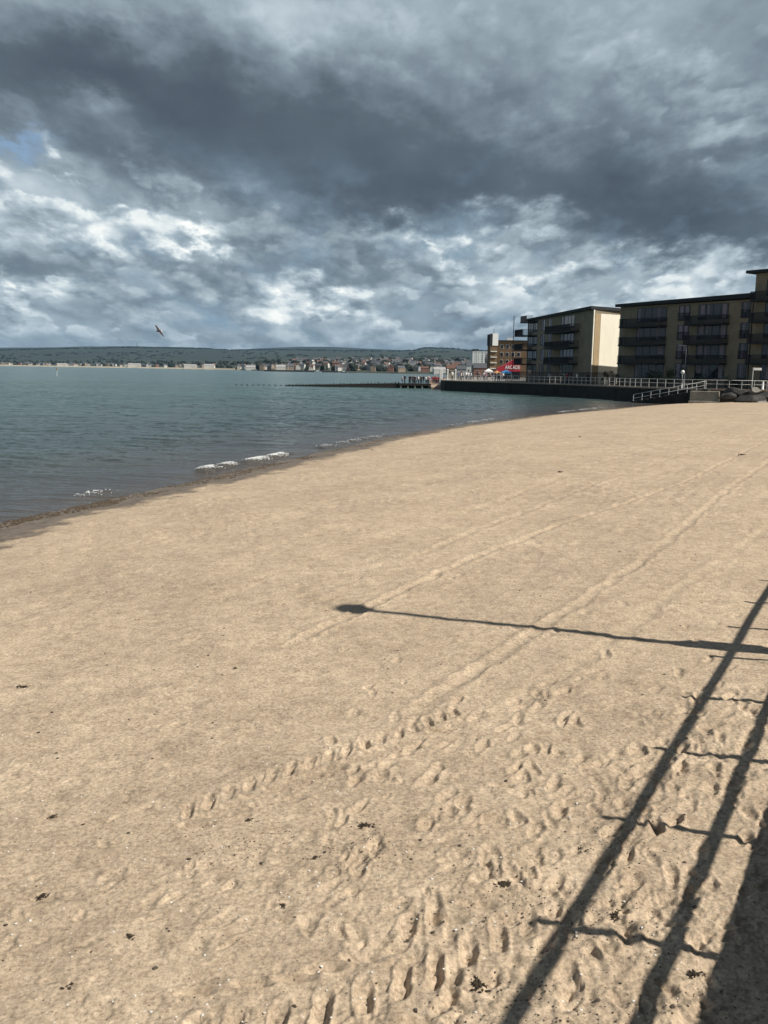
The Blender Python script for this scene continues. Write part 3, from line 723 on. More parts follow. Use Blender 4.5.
# fences and shrubs between flats and promenade
def bar_fence(pts, h, lb, m='metal'):
    P = [Vector((*p, PZ)) for p in pts]; r = empty('garden_fence', P[0], 0, lb, 'fence')
    mb = MB()
    for a, b_ in zip(P[:-1], P[1:]):
        L = (b_-a).length; d = (b_-a)/L; n = int(L/.14)
        for i in range(n):
            p = a+d*(i*L/n)-P[0]; mb.box(p.x-.015, p.x+.015, p.y-.015, p.y+.015, .1, h)
    mb.build('bars', M[m], r)
    for z in (.2, h-.12): MB().tube([p-P[0]+Vector((0, 0, z)) for p in P], .03, 6).build('rail', M[m], r)
    return r
bar_fence([P2(505, 170), P2(560, 153), P2(605, 139.5)], 1.9, 'dark bar fence in front of the left block of flats')
bar_fence([P2(612, 136), P2(680, 124.5), P2(748, 118.5)], 1.3, 'dark bar fence in front of the long right block')
def shrub(loc, s, h, lb, seed):
    random.seed(seed); r = empty('shrub', loc, 0, lb, 'shrub', 'shrubs in front of the flats')
    mb = MB()
    for k in range(5):
        a = random.uniform(0, 6.28); mb.tube([(0, 0, 0), (math.cos(a)*s*.3, math.sin(a)*s*.3, h*.5), (math.cos(a)*s*.6, math.sin(a)*s*.6, h*.85)], [.05, .03, .01], 5)
    mb.build('stem', M['wood'], r)
    mb = MB()
    cl = [(random.gauss(0, .42)*s, random.gauss(0, .42)*s, h*random.uniform(.25, .8), random.uniform(.25, .5)*s) for _ in range(9)]
    for k in range(900):
        c = random.choice(cl); n = Vector((random.gauss(0, 1), random.gauss(0, 1), random.gauss(0, 1))).normalized()
        p = Vector(c[:3])+n*c[3]*random.uniform(.6, 1.05); e1 = n.orthogonal().normalized()*random.uniform(.05, .1); e2 = n.cross(e1)*random.uniform(.6, 1)
        n2_ = n*random.uniform(-.05, .05)
        mb.add([p-e1, p-e2+n2_, p+e1, p+e2-n2_], [(0, 1, 2, 3)])
    mb.build('foliage', M['leaf'], r); return r
for i, (px, Yd, s, h, lb) in enumerate([(652, 129, 1.4, 2.4, 'dark shrub under the left stack of balconies'), (668, 127, 1.6, 3.0, 'largest dark shrub left of the tall lamp post'),
                                        (735, 121, 1.1, 1.7, 'small shrub near the taller block'), (700, 122, 1.0, 1.6, 'low shrub right of the tall lamp post'),
                                        (610, 140, 1.3, 2.2, 'shrub at the foot of the sunlit gable')]):
    shrub(on_prom(px, Yd), s, h, lb, 50+i)

# ------------------------------------------------------------------ people
def person_mesh(seed, top, legs, pose='stand'):
    random.seed(seed); V = []; Ed = []; Rd = []
    def v(x, y, z, r1_, r2_=None): V.append((x, y, z)); Rd.append((r1_, r2_ or r1_)); return len(V)-1
    st_ = .22 if pose == 'walk' else .0
    pel = v(0, 0, .95, .15, .11); sp_ = v(0, 0, 1.15, .135, .1); ch = v(0, 0, 1.38, .16, .11); nk = v(0, 0, 1.5, .055); hb = v(0, .01, 1.58, .075); hd = v(0, .01, 1.69, .095)
    Ed += [(pel, sp_), (sp_, ch), (ch, nk), (nk, hb), (hb, hd)]
    for s in (-1, 1):
        hp = v(.1*s, 0, .88, .09); kn = v(.11*s, st_*s*.6-.02, .48, .06); an = v(.11*s, st_*s, .09, .042); ft = v(.12*s, st_*s-.15, .04, .04)
        Ed += [(pel, hp), (hp, kn), (kn, an), (an, ft)]
        sh = v(.19*s, 0, 1.42, .06); el = v(.25*s, .02-st_*s*.3, 1.14, .042); wr = v(.24*s, -.08-st_*s*.6, .92, .03); hn = v(.24*s, -.1-st_*s*.7, .83, .035)
        Ed += [(ch, sh), (sh, el), (el, wr), (wr, hn)]
    me = bpy.data.meshes.new('person'); me.from_pydata(V, Ed, []); o = bpy.data.objects.new('tmp', me); COL.objects.link(o)
    md = o.modifiers.new('s', 'SKIN'); md.use_smooth_shade = True
    for i, sv in enumerate(me.skin_vertices[0].data): sv.radius = Rd[i]; sv.use_root = (i == 0)
    sb = o.modifiers.new('b', 'SUBSURF'); sb.levels = 1; sb.render_levels = 1
    dg = bpy.context.evaluated_depsgraph_get(); m2 = bpy.data.meshes.new_from_object(o.evaluated_get(dg)); bpy.data.objects.remove(o)
    m2.materials.clear()
    for m in (M['skin'], top, legs, M['hair']): m2.materials.append(m)
    for p in m2.polygons:
        c = p.center
        if c.z > 1.52: p.material_index = 3 if (c.z > 1.72 or c.y > .05) else 0
        elif c.z > .93 and not (abs(c.x) > .2 and c.z < 1.12): p.material_index = 1
        elif abs(c.x) > .19 and c.z > .75: p.material_index = 0
        else: p.material_index = 2
        p.use_smooth = True
    m2.name = 'person'; return m2
def cm(n, c): return mat(n, c, .85, noise=.15, nscale=8)
tops = {'red': cm('cloth_red', (.3, .04, .05)), 'white': cm('cloth_white', (.72, .72, .7)), 'navy': cm('cloth_navy', (.02, .03, .08)), 'grey': cm('cloth_grey', (.25, .26, .28)),
        'black': cm('cloth_black', (.015, .015, .018)), 'pink': cm('cloth_pink', (.42, .2, .22)), 'blue': cm('cloth_blue', (.05, .18, .4))}
PM = {}
keys = list(tops)
for i, k in enumerate(keys): PM[k] = person_mesh(i, tops[k], tops[['navy', 'black', 'grey'][i % 3]], 'walk' if i % 2 else 'stand')
def person(px, Y, k, lb, z=PZ, grp=None, rz=None):
    x, y = P2(px, Y); o = bpy.data.objects.new('person', PM[k]); COL.objects.link(o); o.location = (x, y, z); o.rotation_euler.z = random.uniform(0, 6.28) if rz is None else rz
    s = random.uniform(.93, 1.05); o.scale = (s, s, s); tag(o, lb, 'person', grp)
random.seed(5)
person(567.5, 150, 'red', 'person in a red top on the promenade in front of the left flats')
person(577, 147, 'white', 'person in a white top right of the person in red')
person(569.8, 151, 'pink', 'person in a pink top close behind the person in red')
person(588, 146, 'black', 'person in black walking below the sunlit gable')
person(549.5, 153, 'grey', 'person in grey beside the left tall lamp post')
crowd = [(k, f'person in a {k} top among the crowd at the far end of the promenade') for k in keys]
for i in range(46):
    px = random.uniform(452, 504); Yd = random.uniform(182, 225) if px < 462 else random.uniform(172+(504-px)*.2, 225); k, lb = random.choice(crowd)
    person(px, Yd, k, lb, grp='crowd at the far end of the promenade, '+k+' tops')

# ------------------------------------------------------------------ jetty, groyne, slipway
jt = empty('jetty', (*P2(414, 199), 0), 0, 'low dark timber jetty with people standing on it at the end of the promenade', 'jetty')
xj0 = P2(399, 199)[0]-jt.location.x; xj1 = P2(431, 199)[0]-jt.location.x
MB().box(xj0, xj1, -1.6, 1.6, .55, 1.0).build('deck', M['wood'], jt)
for i in range(5):
    for yy in (-1.4, 1.4):
        x = xj0+.4+i*(xj1-xj0-.8)/4; MB().tube([(x, yy, -3), (x, yy, .76)], .17, 8).build('pile', M['conc'], jt)
MB().box(xj0+.1, xj1, .0, .2, -1, .74).build('back_boarding', M['wood'], jt)
slp = empty('slipway', (*P2(438, 196), 0), 0, 'pale concrete slipway between the jetty and the dark sea wall', 'slipway')
xs0 = P2(431, 196)[0]-slp.location.x+.03; xs1 = P2(446, 196)[0]-slp.location.x
mb = MB(); mb.add([(xs0, -3, -1), (xs1+2, -3, -1), (xs1+2, 8, -1), (xs0, 8, -1), (xs0, -3, .35), (xs1+2, -3, .35), (xs1+2, 8, 1.1), (xs0, 8, 1.1)],
                  [(3,2,1,0),(4,5,6,7),(0,1,5,4),(1,2,6,5),(2,3,7,6),(3,0,4,7)])
mb.build('ramp', M['coping'], slp)
MB().box(xs1-1.2, xs1-.5, 3, 3.6, .5, 4.2).build('pillar', M['whitep'], slp, bevel=.05)
MB().box(xs0, xs1, 8.0, 8.5, -1, 1.9).build('back_wall', M['coping'], slp)
for i in range(24):
    px = random.uniform(401, 430); k = random.choice(['red', 'pink', 'black', 'grey', 'black', 'white', 'navy', 'grey'])
    person(px, random.uniform(197.8, 200.2), k, f'person in a {k} top standing on the low timber jetty', z=1.0, grp='people on the jetty, '+k+' tops')
for i in range(9):
    k = random.choice(['red', 'pink', 'red']); x0_ = random.uniform(432, 444); person(x0_, 202, k, f'person in a {k} top on the pale slipway', z=.95, grp='people on the slipway, '+k+' tops')
gy = empty('groyne', (*P2(345, 199), 0), 0, 'long dark timber groyne running out into the sea from the jetty', 'groyne')
gx0 = P2(286, 199)[0]; gx1 = P2(399, 199)[0]; ox = gy.location.x
n = 34
for i in range(n):
    x = gx0+(gx1-gx0)*i/(n-1); t = i/(n-1)
    MB().tube([(x-ox, 0, -3), (x-ox, 0, .35+.85*t+random.uniform(-.06, .16))], .14, 7).build('post', M['wood'], gy)
mb = MB()
for i in range(n-1):
    x0_ = gx0+(gx1-gx0)*i/(n-1)-ox; x1_ = gx0+(gx1-gx0)*(i+1)/(n-1)-ox; t = i/(n-1)
    mb.box(x0_, x1_-.03, .15, .27, -2, .22+.80*t)
    mb.box(x0_, x1_-.03, -.27, -.15, -2, .12+.74*t+random.uniform(-.05, .05))
mb.build('boarding', M['wood'], gy)
xo = P2(262, 199)[0]
for i in range(9):
    x = P2(236+i*5.6, 199)[0]
    MB().tube([(x-ox, 0, -3), (x-ox, 0, .28)], .13, 7).build('post', M['wood'], gy)

# ------------------------------------------------------------------ far end of the promenade: kiosks, tents, buildings
def simple_windows(root, x0, x1, z0, z1, nx, nz, y, wd, hh_, m='glass', curtain=False):
    for i in range(nx):
        for j in range(nz):
            x = x0+(x1-x0)*(i+.5)/nx; z = z0+(z1-z0)*(j+.5)/nz
            wo = MB().box(x-wd/2, x+wd/2, y-.06, y, z-hh_/2, z+hh_/2).build('window', M['whitep'], root)
            MB().box(x-wd/2+.08, x+wd/2-.08, y-.08, y-.062, z-hh_/2+.08, z+hh_/2-.08).build('pane', M['glass'], wo)
mtower = mat('tower_render', (.62, .62, .60), .8, noise=.08, nscale=.1)
x0_, _ = P2(472, 1040); x1_, _ = P2(487.5, 1040)
tw = empty('tower_block', (x0_, 1040, 2), R(6), 'pale high-rise block beyond the far end of the promenade', 'tower block')
wT = x1_-x0_; MB().box(0, wT, 0, 14, -2, 25).build('wall', mtower, tw)
MB().box(1.5, wT*.45, 3, 9, 25, 28).build('plant_room', M['roof'], tw); MB().box(-.3, wT+.3, -.3, 14.3, 25.0, 25.5).build('roof', mtower, tw)
simple_windows(tw, 1, wT-1, 2, 24.5, 4, 10, 0, 1.2, .9)
for xx in (wT*.3, wT*.7): MB().box(xx-.25, xx+.25, -.3, -.003, 0, 25).build('pilaster', mtower, tw)
# brown block with white stair tower
x0_, _ = P2(496, 335); x1_, _ = P2(540, 335)
bb = empty('brick_building', (x0_, 335, 2), R(-4), 'tawny brick building with white roof boxes behind the red kiosk', 'building')
wB = x1_-x0_; MB().box(0, wB, 0, 16, -1, 13.0).build('wall', M['brick2'], bb); MB().box(-.4, wB+.3, -.5, 16.4, 13.0, 13.4).build('roof', M['roof'], bb)
MB().box(3.6, 6.2, 2, 5, 13.4, 14.3).build('roof_box', M['white'], bb)
simple_windows(bb, .8, 9, 1.5, 12.4, 4, 4, 0, 1.2, 1.5)
x0_, _ = P2(489.5, 328); x1_, _ = P2(496.5, 328)
stt = empty('stair_tower', (x0_, 328, 2), R(8), 'tall narrow tower with a white top beside the tawny brick building', 'tower')
wS = x1_-x0_; MB().box(0, wS, 0, 4, -1, 11.2).build('shaft', M['brick2'], stt)
MB().box(.7, wS+.25, -.2, 4.2, 11.2, 15.5).build('white_head', M['white'], stt); MB().box(-.2, .68, -.1, 4.1, 11.2, 15.2).build('dark_head', M['roof'], stt)
for k in range(5): MB().box(.1, wS-.1, -.5, -.003, 1+2*k, 1.25+2*k).build('landing', M['white'], stt)
MB().tube([(wS*.55, 1, 15.5), (wS*.55, 1, 17.2)], .08, 6).build('aerial', M['metal'], stt)
# low pale box and other blocks in the gap
def plain_house(name, px0, px1, Y, ztop, m, roofm, label, cat='house', grp=None, rz=0, depth=9):
    xa, _ = P2(px0, Y); xb, _ = P2(px1, Y); w_ = xb-xa; r = empty(name, (xa, Y, 2), rz, label, cat, grp)
    h_ = ztop-2; eh = h_*.62
    MB().box(0, w_, 0, depth, -2, eh).build('wall', m, r)
    MB().add([(-.2, -.2, eh), (w_+.2, -.2, eh), (w_+.2, depth+.2, eh), (-.2, depth+.2, eh), (w_*.0-.2, depth/2, h_), (w_+.2, depth/2, h_)],
             [(0, 1, 5, 4), (2, 3, 4, 5), (0, 4, 3), (1, 2, 5), (3, 2, 1, 0)]).build('roof', roofm, r)
    simple_windows(r, .3, w_-.3, .3, eh-.2, max(1, int(w_/2.6)), max(1, int(eh/3)), 0, .9, 1.2)
    return r
mwh = mat('house_white', (.62, .60, .55), .8, noise=.06); mst = mat('house_stone', (.30, .235, .17), .85, noise=.15); mgr = mat('house_grey', (.36, .35, .34), .85, noise=.12)
msl = mat('roof_slate', (.085, .09, .10), .6, noise=.2); mtl = mat('roof_tile', (.13, .07, .05), .8, noise=.2); mbr = mat('house_brick', (.28, .14, .10), .85, noise=.2)
plain_house('house', 466.5, 471, 520, 10.5, mwh, msl, 'small white house left of the pale tower block')
plain_house('house', 487, 491, 400, 12, mst, msl, 'narrow stone house squeezed left of the narrow tower')
plain_house('house', 447, 458, 480, 7.5, mst, mtl, 'stone house with tiled roof behind the end of the promenade')
plain_house('house', 457, 466, 430, 6.8, mgr, msl, 'grey house with slate roof behind the promenade crowd')
plain_house('house', 474, 487, 380, 7.5, mbr, msl, 'low brick house below the pale tower block')
# red kiosk
x0_, _ = P2(497, 232); x1_, _ = P2(520, 232)
kk = empty('kiosk', (x0_, 232, 2), R(-3), 'red fronted amusement kiosk with white letters beside the left flats', 'kiosk')
wk = x1_-x0_; MB().box(0, wk, 0, 6, 0, 1.9).build('wall', M['frame'], kk)
MB().add([(0, -.1, 1.9), (wk, -.1, 1.9), (wk, -.1, 3.6), (wk*.7, -.1, 4.9), (wk*.28, -.1, 3.5), (0, -.1, 2.8), (0, 6, 1.9), (wk, 6, 1.9), (wk, 6, 3.6), (wk*.7, 6, 4.9), (wk*.28, 6, 3.5), (0, 6, 2.8)],
         [(0, 1, 2, 3, 4, 5), (11, 10, 9, 8, 7, 6), (0, 6, 7, 1), (1, 7, 8, 2), (2, 8, 9, 3), (3, 9, 10, 4), (4, 10, 11, 5), (5, 11, 6, 0)]).build('red_fascia', M['red'], kk)
tcu = bpy.data.curves.new('letters', 'FONT'); tcu.body = 'ARCADE'; tcu.size = 1.25; tcu.extrude = .03; tcu.align_x = 'CENTER'; tcu.offset = .02
to = bpy.data.objects.new('tmp', tcu); COL.objects.link(to); dg = bpy.context.evaluated_depsgraph_get(); tm = bpy.data.meshes.new_from_object(to.evaluated_get(dg)); bpy.data.objects.remove(to)
tm.materials.clear(); tm.materials.append(M['white']); lo = bpy.data.objects.new('lettering', tm); COL.objects.link(lo); lo.parent = kk; lo.location = (wk*.66, -.15, 2.6); lo.rotation_euler = (R(90), 0, 0); lo.scale = (.78, 1, 1)
def canopy(px0, px1, Y, z, m, lb, hgt=.7, name='canopy', leg=2.0):
    xa, _ = P2(px0, Y); xb, _ = P2(px1, Y); w_ = (xb-xa)/2; r = empty(name, ((xa+xb)/2, Y, 2), 0, lb, name)
    MB().add([(-w_, -1.4, leg), (w_, -1.4, leg), (w_, 1.4, leg), (-w_, 1.4, leg), (0, 0, leg+hgt), (-w_, -1.4, leg-.3), (w_, -1.4, leg-.3), (w_, 1.4, leg-.3), (-w_, 1.4, leg-.3)],
             [(0, 1, 4), (1, 2, 4), (2, 3, 4), (3, 0, 4), (5, 6, 1, 0), (6, 7, 2, 1), (7, 8, 3, 2), (8, 5, 0, 3)]).build('cover', m, r)
    for sx in (-1, 1):
        for sy in (-1, 1): MB().tube([(sx*(w_-.06), sy*1.32, 0), (sx*(w_-.06), sy*1.32, leg-.02)], .035, 6).build('leg', M['whitep'], r)
canopy(501, 511, 205, 2, M['blue'], 'blue canopy in front of the red kiosk', .5, leg=1.75)
canopy(484.5, 492.5, 212, 2, M['white'], 'white pitched gazebo above the promenade crowd', .6, leg=1.95)
canopy(493.5, 500.5, 200, 2, M['orange'], 'tan canopy between the white gazebo and the blue canopy', .5, leg=1.6)
# upright white posts near the wall end
for i, px in enumerate((447.5, 455.5)):
    p = on_prom(px, 182+i*3); r = empty('post', p, 0, ['white post at the very end of the sea wall', 'second white post in from the end of the sea wall'][i], 'post')
    MB().tube([(0, 0, 0), (0, 0, 1.9)], .16, 8).build('shaft', M['whitep'], r); MB().ball((0, 0, 2.0), .2, 10).build('finial', M['whitep'], r, True)

# ------------------------------------------------------------------ far coast and hills
def polar_land(name, pxs, dist0, dist1, hfun, m, nr_=24, kind='structure'):
    rows = []
    for j in range(nr_+1):
        t = j/nr_; row = []
        for px in pxs:
            a, b_ = dist0(px), dist1(px); Yd = a+(b_-a)*t; x, y = P2(px, Yd); row.append((x, y, hfun(px, t, x, y)))
        rows.append(row)
    A = np.array(rows); o = grid_obj(name, A[:, :, 0], A[:, :, 1], A[:, :, 2], m); return tag(o, kind=kind)
def interp(tab): xs, ys = zip(*tab); return lambda x: float(np.interp(x, xs, ys))
coast = interp([(-900, 6500), (-100, 4200), (0, 3900), (150, 3300), (215, 2700), (262, 1800), (330, 1550), (470, 1250), (900, 1100)])
ridge_y = interp([(-900, 349), (-60, 348.2), (0, 347.6), (60, 346.8), (130, 346.2), (190, 347.3), (212, 348.6), (228, 350), (300, 350.5), (400, 352), (414, 351.6), (424, 349), (450, 349.6), (475, 351.2), (520, 353), (768, 356), (1500, 360)])
def hz(px): return 365+.0157*px
def yelev(px, y, Yd): return EYE+(hz(px)-y)/F*Yd
town_top = interp([(-900, 360), (0, 361.5), (180, 362), (260, 363), (300, 360.5), (400, 360), (470, 360.5), (900, 362)])
mland = mat('farmland', (.016, .026, .020), .95, noise=.5, nscale=.0022, col2=(.028, .042, .026)); mhill = mat('hill_woods', (.014, .022, .020), .95, noise=.5, nscale=.0012, col2=(.022, .032, .022), stretch=(1, .4, 1))
mcoast = mat('coast_grass', (.025, .034, .022), .95, noise=.4, nscale=.01, col2=(.05, .055, .034))
pxs = list(np.linspace(-700, 1300, 500))
RIDGE = 6500
def coast_h(px, t, x, y):
    e = yelev(px, town_top(px), coast(px)+1400); tt = max(0, t-.04)/.96
    return -2+4*min(1, t/.03)+(e-2)*(tt**1.1)+ (3*fbm(np.array([x*.004]), np.array([y*.004]), 3, 8)[0] if t > .08 else 0)
polar_land('coast', pxs, coast, lambda p: coast(p)+1400, coast_h, mcoast, 30)
def hill_h(px, t, x, y):
    e0 = yelev(px, town_top(px)+2, coast(px)+1300); e1 = yelev(px, ridge_y(px), RIDGE+600)
    return e0-8+(e1-e0+8)*(t/.88)**1.25 + (min(t, .85)*10*fbm(np.array([x*.0022]), np.array([y*.0022]), 4, 18)[0]) if t < .89 else e1-(t-.88)*400+1.5*vnoise(np.array([x*.02]), np.array([0.]), 3)[0]
polar_land('hills', pxs, lambda p: coast(p)+1250, lambda p: RIDGE+1200, hill_h, mland, 44)
dome = interp([(-900, 352), (150, 352.5), (235, 350.6), (262, 349), (300, 347.6), (330, 347.7), (370, 349.6), (410, 351.2), (470, 353), (1500, 358)])
polar_land('hills', pxs, lambda p: 9000, lambda p: 12500, lambda px, t, x, y: 40+(yelev(px, dome(px), 10800)-40)*math.sin(min(1, t/.5)*math.pi/2)*(1-max(0, t-.5)*.5), mhill, 20)
msand2 = mat('far_sand', (.42, .36, .24), .9)
polar_land('far_beach', list(np.linspace(-300, 240, 120)), lambda p: coast(p)-12, lambda p: coast(p)+55, lambda px, t, x, y: -.3+4.5*t, msand2, 3)

# woodland (stuff): tree-like clumps along field edges and between the houses
LH = {}
def land_z(px, Yd):
    c0 = coast(px); t = (Yd-c0)/1400
    if t <= 1: x, y = P2(px, Yd); return coast_h(px, t, x, y)
    t = (Yd-c0-1250)/(RIDGE+1200-c0-1250); x, y = P2(px, Yd); return float(hill_h(px, t, x, y))
def clump(mb, x, y, z, s, n=9):
    for k in range(n):
        a = random.uniform(0, 6.28); q = random.uniform(0, s*.55); r_ = s*random.uniform(.3, .55)
        mb.ball((x+math.cos(a)*q, y+math.sin(a)*q, z+s*random.uniform(.25, .8)), r_, 6, 1.0, .35)
random.seed(21); mb = MB()
for k in range(520):
    px = random.uniform(-10, 500); c0 = coast(px); Yd = c0+60+1250*random.random()**.9
    x, y = P2(px, Yd); clump(mb, x, y, land_z(px, Yd)-1, random.uniform(7, 13), 5)
mwood = mat('far_trees', (.010, .017, .011), .95, noise=.5, nscale=.1, col2=(.022, .030, .016))
tag(mb.build('woodland', mwood), 'dark trees growing between the houses of the far shore', 'woodland', kind='stuff')
mb = MB()
for k in range(1500):
    px = random.uniform(-10, 560); r_ = random.random(); 
    if r_ < .35: Yd = RIDGE+560
    else:
        c0 = coast(px); Yd = c0+1500+(RIDGE-c0-1500)*random.random(); 
        Yd = c0+1500+(RIDGE-c0-1500)*(round((Yd-c0-1500)/(RIDGE-c0-1500)*9)/9)
    x, y = P2(px, Yd); s = random.uniform(7, 16)*(1.3 if r_ < .35 else 1)
    if r_ >= .35 and vnoise(np.array([x*.0035]), np.array([y*.0012]), 44)[0] < .0: continue
    mb.ball((x, y, land_z(px, Yd)), s, 7, .5, .4)
tag(mb.build('woodland', mwood), 'hedgerows and woods on the hills behind the town', 'woodland', kind='stuff')

# town houses: four kinds, each with walls, roof, chimney and windows
def house_proto(m, rm, w_, d_, h_, rh, label, grp):
    r = empty('house', (0, -500, -50), 0, label, 'house', grp)
    MB().box(-w_/2, w_/2, -d_/2, d_/2, -3, h_).add([(-w_/2, -d_/2, h_), (-w_/2, d_/2, h_), (-w_/2, 0, h_+rh), (w_/2, -d_/2, h_), (w_/2, d_/2, h_), (w_/2, 0, h_+rh)], [(0, 2, 1), (3, 4, 5)]).build('wall', m, r)
    ro = MB().add([(-w_/2-.3, -d_/2-.4, h_-.1), (w_/2+.3, -d_/2-.4, h_-.1), (w_/2+.3, 0, h_+rh+.1), (-w_/2-.3, 0, h_+rh+.1), (-w_/2-.3, d_/2+.4, h_-.1), (w_/2+.3, d_/2+.4, h_-.1),
                   (-w_/2-.3, -d_/2-.4, h_+.15), (w_/2+.3, -d_/2-.4, h_+.15), (w_/2+.3, 0, h_+rh+.38), (-w_/2-.3, 0, h_+rh+.38), (-w_/2-.3, d_/2+.4, h_+.15), (w_/2+.3, d_/2+.4, h_+.15)],
                  [(3, 2, 1, 0), (2, 3, 4, 5), (6, 7, 8, 9), (9, 8, 11, 10), (0, 1, 7, 6), (5, 4, 10, 11), (0, 6, 9, 3), (3, 9, 10, 4), (1, 2, 8, 7), (2, 5, 11, 8)]).build('roof', rm, r)
    MB().box(-w_*.35, -w_*.35+1, -.4, .4, h_+rh*.7, h_+rh+1.3).build('chimney', m, ro)
    mb = MB()
    for i in range(3):
        for z in ((1.2, 4.0) if h_ > 5 else (1.2,)):
            x = -w_/2+w_*(i+.5)/3; mb.box(x-.55, x+.55, -d_/2-.05, -d_/2, z, z+1.3)
    mb.build('windows', M['glass'], r); return r
PX = 0
protos = [house_proto(mwh, msl, 12, 8, 5.6, 3, 'white walled house with dark slate roof in the town across the bay', 'white slate-roofed houses across the bay'),
          house_proto(mwh, mtl, 10, 8, 5.2, 3.4, 'white walled house with red tiled roof in the town across the bay', 'white tile-roofed houses across the bay'),
          house_proto(mst, msl, 14, 8, 6.0, 3.2, 'stone house with slate roof in the town across the bay', 'stone houses across the bay'),
          house_proto(mbr, mtl, 13, 8, 5.6, 3.0, 'brick house with tiled roof in the town across the bay', 'brick houses across the bay'),
          house_proto(mgr, msl, 18, 9, 5.8, 3.2, 'grey walled terrace house in the town across the bay', 'grey houses across the bay')]
used = [0]*5; random.seed(31)
spots = []
while len(spots) < 285:
    if len(spots) < 60: px = random.uniform(0, 215); c0 = coast(px); Yd = c0+70+260*random.random()
    else:
        px = 238+232*random.random(); c0 = coast(px); t = random.random(); Yd = c0+60+(1200*t if px > 290 else 200*t)
    if all(abs(px-a)*Yd/F > 9 or abs(Yd-b_) > 28 for a, b_ in spots): spots.append((px, Yd))
for px, Yd in spots:
    k = random.choices(range(5), [6, 3, 4, 2, 3])[0]
    o = protos[k] if not used[k] else copy_tree(protos[k]); used[k] = 1
    x, y = P2(px, Yd); o.location = (x, y, land_z(px, Yd)+1.5); o.rotation_euler.z = random.choice([0, .3, -.4, .8, 1.57, -.9])+random.gauss(0, .1)
    s = random.uniform(.8, 1.15)*(1 if px > 230 else 1.15); o.scale = (s, s, s)
# big pale sheds on the shore and harbour
for (a, b_, hh_, lb) in [(57, 66, 8, 'low white shed on the far left shore'), (128, 140, 11, 'bright white boathouse on the middle of the far shore'), (184, 196, 9, 'long pale warehouse on the far shore'), (204, 214, 10, 'white warehouse near the hill end on the far shore'), (246, 258, 9, 'pale shed right of the hill end'), (276, 286, 11, 'white harbour shed with a ridge roof'), (434, 446, 9, 'twin-gabled white boathouse above the jetty')]:
    px = (a+b_)/2; Yd = coast(px)+50; xa, _ = P2(a, Yd); xb, _ = P2(b_, Yd); w_ = (xb-xa)/2
    if (a == 434): Yd = 1350; xa, _ = P2(a, Yd); xb, _ = P2(b_, Yd); w_ = (xb-xa)/2
    r = empty('shed', ((xa+xb)/2, Yd, land_z(px, Yd)+.5), .1, lb, 'shed')
    hh_ *= .55 if Yd < 2500 else 1
    MB().box(-w_, w_, 0, 16, -2, hh_).build('wall', mwh, r)
    MB().add([(-w_-.3, -.3, hh_), (w_+.3, -.3, hh_), (w_+.3, 16.3, hh_), (-w_-.3, 16.3, hh_), (-w_-.3, 8, hh_+4), (w_+.3, 8, hh_+4)], [(0, 1, 5, 4), (2, 3, 4, 5), (0, 4, 3), (1, 2, 5), (3, 2, 1, 0)]).build('roof', mgr, r)
hb = empty('harbour_wall', (*P2(300, 1480), 0), 0, 'dark harbour wall in front of the far town', 'harbour wall')
xa = P2(264, 1480)[0]-hb.location.x; xb = P2(338, 1480)[0]-hb.location.x
MB().box(xa, xb, 0, 8, -3, 2.6).build('wall', M['rock'], hb)
mb = MB()
for i in range(14): MB().tube([(xa+(xb-xa)*(i+.5)/14, 4, 2.6), (xa+(xb-xa)*(i+.5)/14, 4, 2.6+random.uniform(5, 11))], .22, 5).build('mast', M['whitep'], hb)
# boats by the harbour
def boat(px, Y, L, lb, m):
    x, y = P2(px, Y); r = empty('boat', (x, y, .2), random.uniform(-.3, .3), lb, 'boat')
    MB().add([(-L/2, -1.2, 1), (L*.3, -1.2, 1.1), (L/2, 0, 1.4), (L*.3, 1.2, 1.1), (-L/2, 1.2, 1), (-L/2+.3, -.7, -.5), (L*.25, -.6, -.5), (L*.38, 0, -.4), (L*.25, .6, -.5), (-L/2+.3, .7, -.5)],
             [(0, 1, 2, 3, 4), (5, 6, 1, 0), (6, 7, 2, 1), (7, 8, 3, 2), (8, 9, 4, 3), (9, 5, 0, 4), (9, 8, 7, 6, 5)]).build('hull', m, r)
    MB().box(-L*.25, L*.12, -.8, .8, 1.08, 2.5).build('cabin', M['white'], r); MB().tube([(0, 0, 2.5), (0, 0, 6)], .09, 6).build('mast', M['whitep'], r)
boat(135, 3050, 26, 'white boat lying off the middle of the far shore', M['white']); boat(318, 1400, 12, 'white boat in front of the harbour wall', M['white']); boat(344, 1400, 10, 'dark blue boat just right of the harbour wall', tops['navy'])
# navigation mark
p = at(57, 376, 0); nm = empty('channel_marker', (p.x, p.y, 0), 0, 'thin pale marker pole standing in the sea at the left', 'marker')
MB().tube([(0, 0, -3), (0, 0, 2.6)], .09, 8).build('pole', M['whitep'], nm); MB().tube([(0, 0, 2.1), (0, 0, 2.9), (0, 0, 3.1)], [.28, .28, .03], 8).build('topmark', mst, nm)
# radio mast on the ridge
p = far(137, 347, RIDGE+400); rm_ = empty('radio_mast', (p.x, p.y, p.z-6), 0, 'thin radio mast on the top of the left ridge', 'mast')
MB().tube([(0, 0, 0), (0, 0, 42)], [2.2, .7], 6).build('lattice', M['lampgrey'], rm_)

